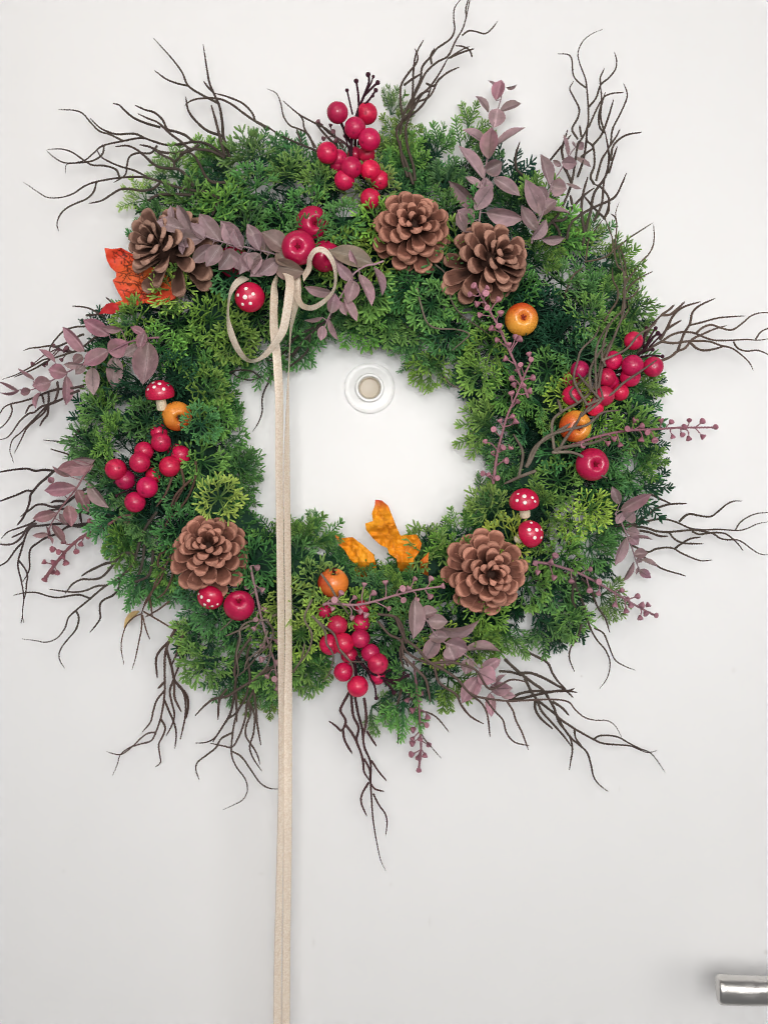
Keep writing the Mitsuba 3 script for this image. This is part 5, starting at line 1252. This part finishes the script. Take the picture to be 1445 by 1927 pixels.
twigs('dark forked twigs at the far left crossing behind the dusky pink leaves', 'X', (820, 330), [
    [(560, 130), (490, 125), (400, 115), (320, 125), (240, 105), (120, 115), (0, 135), (-50, 148)], [(490, 125), (420, 190), (360, 240), (300, 310), (275, 350), (270, 400), (240, 490), (190, 540)], [(290, 310), (240, 305), (160, 340), (80, 370), (0, 400), (-40, 415)], [(250, 470), (210, 550), (155, 620)],
    [(790, 280), (700, 340), (620, 400), (560, 440), (470, 450), (400, 430), (330, 435), (270, 480), (215, 520)], [(600, 410), (560, 400), (500, 400), (460, 415)], [(640, 380), (540, 460), (430, 490), (380, 520), (300, 590), (240, 620), (150, 650), (70, 680), (10, 740)], [(330, 600), (250, 640), (200, 720), (130, 780), (60, 795), (0, 790), (-40, 790)],
    [(250, 660), (170, 700), (105, 730)], [(820, 625), (700, 630), (600, 605), (480, 610), (390, 620), (300, 630), (260, 660), (230, 720), (200, 820), (165, 940), (165, 1010), (190, 1110), (210, 1220), (215, 1300), (205, 1380), (205, 1450), (216, 1505)], [(210, 770), (150, 830), (100, 900), (60, 950), (0, 985), (-40, 1000)],
    [(170, 940), (225, 1010), (250, 1080), (240, 1150), (235, 1220), (215, 1310)], [(800, 600), (620, 630), (530, 690), (420, 730), (340, 780), (280, 830), (265, 900), (270, 1000), (240, 1080), (205, 1130)], [(205, 1440), (190, 1510)], [(720, 490), (740, 600)], [(470, 480), (620, 470), (760, 500), (900, 540), (1050, 530)]], 0.030, 0.014, 23, tone=(0.055, 0.042, 0.040))
twigs('strong dark twigs at the lower left, bending out to the left below the seed spray', 'X', (1420, 500), [
    [(1420, 500), (1320, 640), (1270, 760), (1230, 900), (1180, 1000), (1090, 1090), (970, 1160), (880, 1230), (800, 1300), (690, 1390), (620, 1460), (590, 1550), (520, 1640), (420, 1680), (320, 1665), (197, 1650)], [(1225, 880), (1130, 870), (1060, 930), (1000, 1010), (920, 1090), (830, 1110), (740, 1110), (660, 1150), (620, 1200), (590, 1240)],
    [(1030, 955), (960, 965), (880, 1000), (800, 1040), (740, 1080)], [(970, 1165), (880, 1170), (780, 1210), (690, 1225), (600, 1220), (520, 1210), (445, 1198)], [(820, 1285), (720, 1250), (620, 1260), (520, 1275), (430, 1260), (330, 1230), (230, 1230), (120, 1255)],
    [(1085, 1100), (1080, 1180), (1030, 1250), (950, 1290), (910, 1330), (905, 1400), (910, 1460), (870, 1525), (815, 1590)], [(690, 1395), (715, 1460), (690, 1560), (610, 1660), (560, 1725), (535, 1790), (545, 1850), (587, 1918)], [(1310, 800), (1290, 960), (1250, 1100), (1210, 1290)], [(1390, 800), (1380, 960), (1340, 1080), (1230, 1130), (1130, 1180)]],
    0.046, 0.022, 24, tone=(0.070, 0.060, 0.048), r0=3.0)
twigs('reddish brown rooty twigs at the lower left, hanging beside the lower left pine cone', 'H', (1060, 40), [
    [(1065, 50), (1060, 150), (1020, 250), (960, 330), (910, 380), (880, 450), (815, 505)], [(985, 90), (1000, 180), (960, 260), (930, 330)], [(970, 480), (930, 560), (890, 640), (850, 700), (820, 780), (780, 850), (770, 890)], [(900, 620), (870, 700), (800, 800), (770, 880)], [(910, 540), (870, 560), (860, 620), (900, 640)],
    [(775, 880), (730, 900), (690, 940), (665, 1010), (660, 1080), (675, 1160)], [(770, 890), (770, 960), (750, 1060), (735, 1130), (718, 1185)], [(775, 890), (795, 970), (815, 1022)], [(780, 870), (850, 910), (900, 940), (950, 970)], [(790, 900), (860, 860), (920, 815)], [(815, 800), (830, 900)], [(940, 560), (940, 660), (900, 760), (850, 800)],
    [(940, 130), (900, 230), (850, 300)], [(1040, 150), (960, 230), (930, 300)]], 0.056, 0.020, 25, tone=BROWN, r0=2.6, r1=1.0)
twigs('dark twigs inside the opening, passing behind the ribbon', 'E', (640, 570), [
    [(650, 560), (600, 600), (540, 660), (480, 720), (430, 790), (380, 840), (330, 860), (260, 895), (200, 910), (140, 895), (100, 870), (20, 850)], [(260, 895), (220, 865), (170, 855), (120, 860), (60, 880)], [(600, 600), (500, 690), (440, 760), (380, 800)], [(530, 670), (520, 740), (480, 790), (400, 850)],
    [(400, 820), (330, 890), (290, 950), (270, 1010), (270, 1080), (250, 1140), (218, 1190)], [(340, 850), (300, 915)], [(620, 590), (500, 650), (440, 690), (390, 760), (330, 800), (290, 800)]], 0.034, 0.018, 26, tone=(0.055, 0.046, 0.040), r0=2.4, r1=1.1)
twigs('grey twigs winding over the sprigs right of the opening, below the top centre pine cone', 'E', (1200, 270), [
    [(1210, 280), (1270, 340), (1300, 480), (1360, 560), (1445, 620), (1500, 660)], [(1110, 410), (1150, 560), (1180, 610), (1230, 630), (1330, 635), (1395, 660), (1360, 700), (1300, 750)], [(1260, 890), (1290, 930), (1340, 955)]], 0.050, 0.046, 27, tone=GREY, r0=1.8, r1=1.2)
# dried bract on the brown twigs
key = thing('dried_leaf', 'small curled straw coloured dried leaf at the lower left, on the brown rooty twigs', 'leaf')
(vf, c) = leaf(P(262, 1150, 0.024), P(232, 1182, 0.020), 12 * S, np.random.default_rng(5), (0.50, 0.36, 0.16))
part(key, 'blade', vf, 'mat_leaf', color=c)
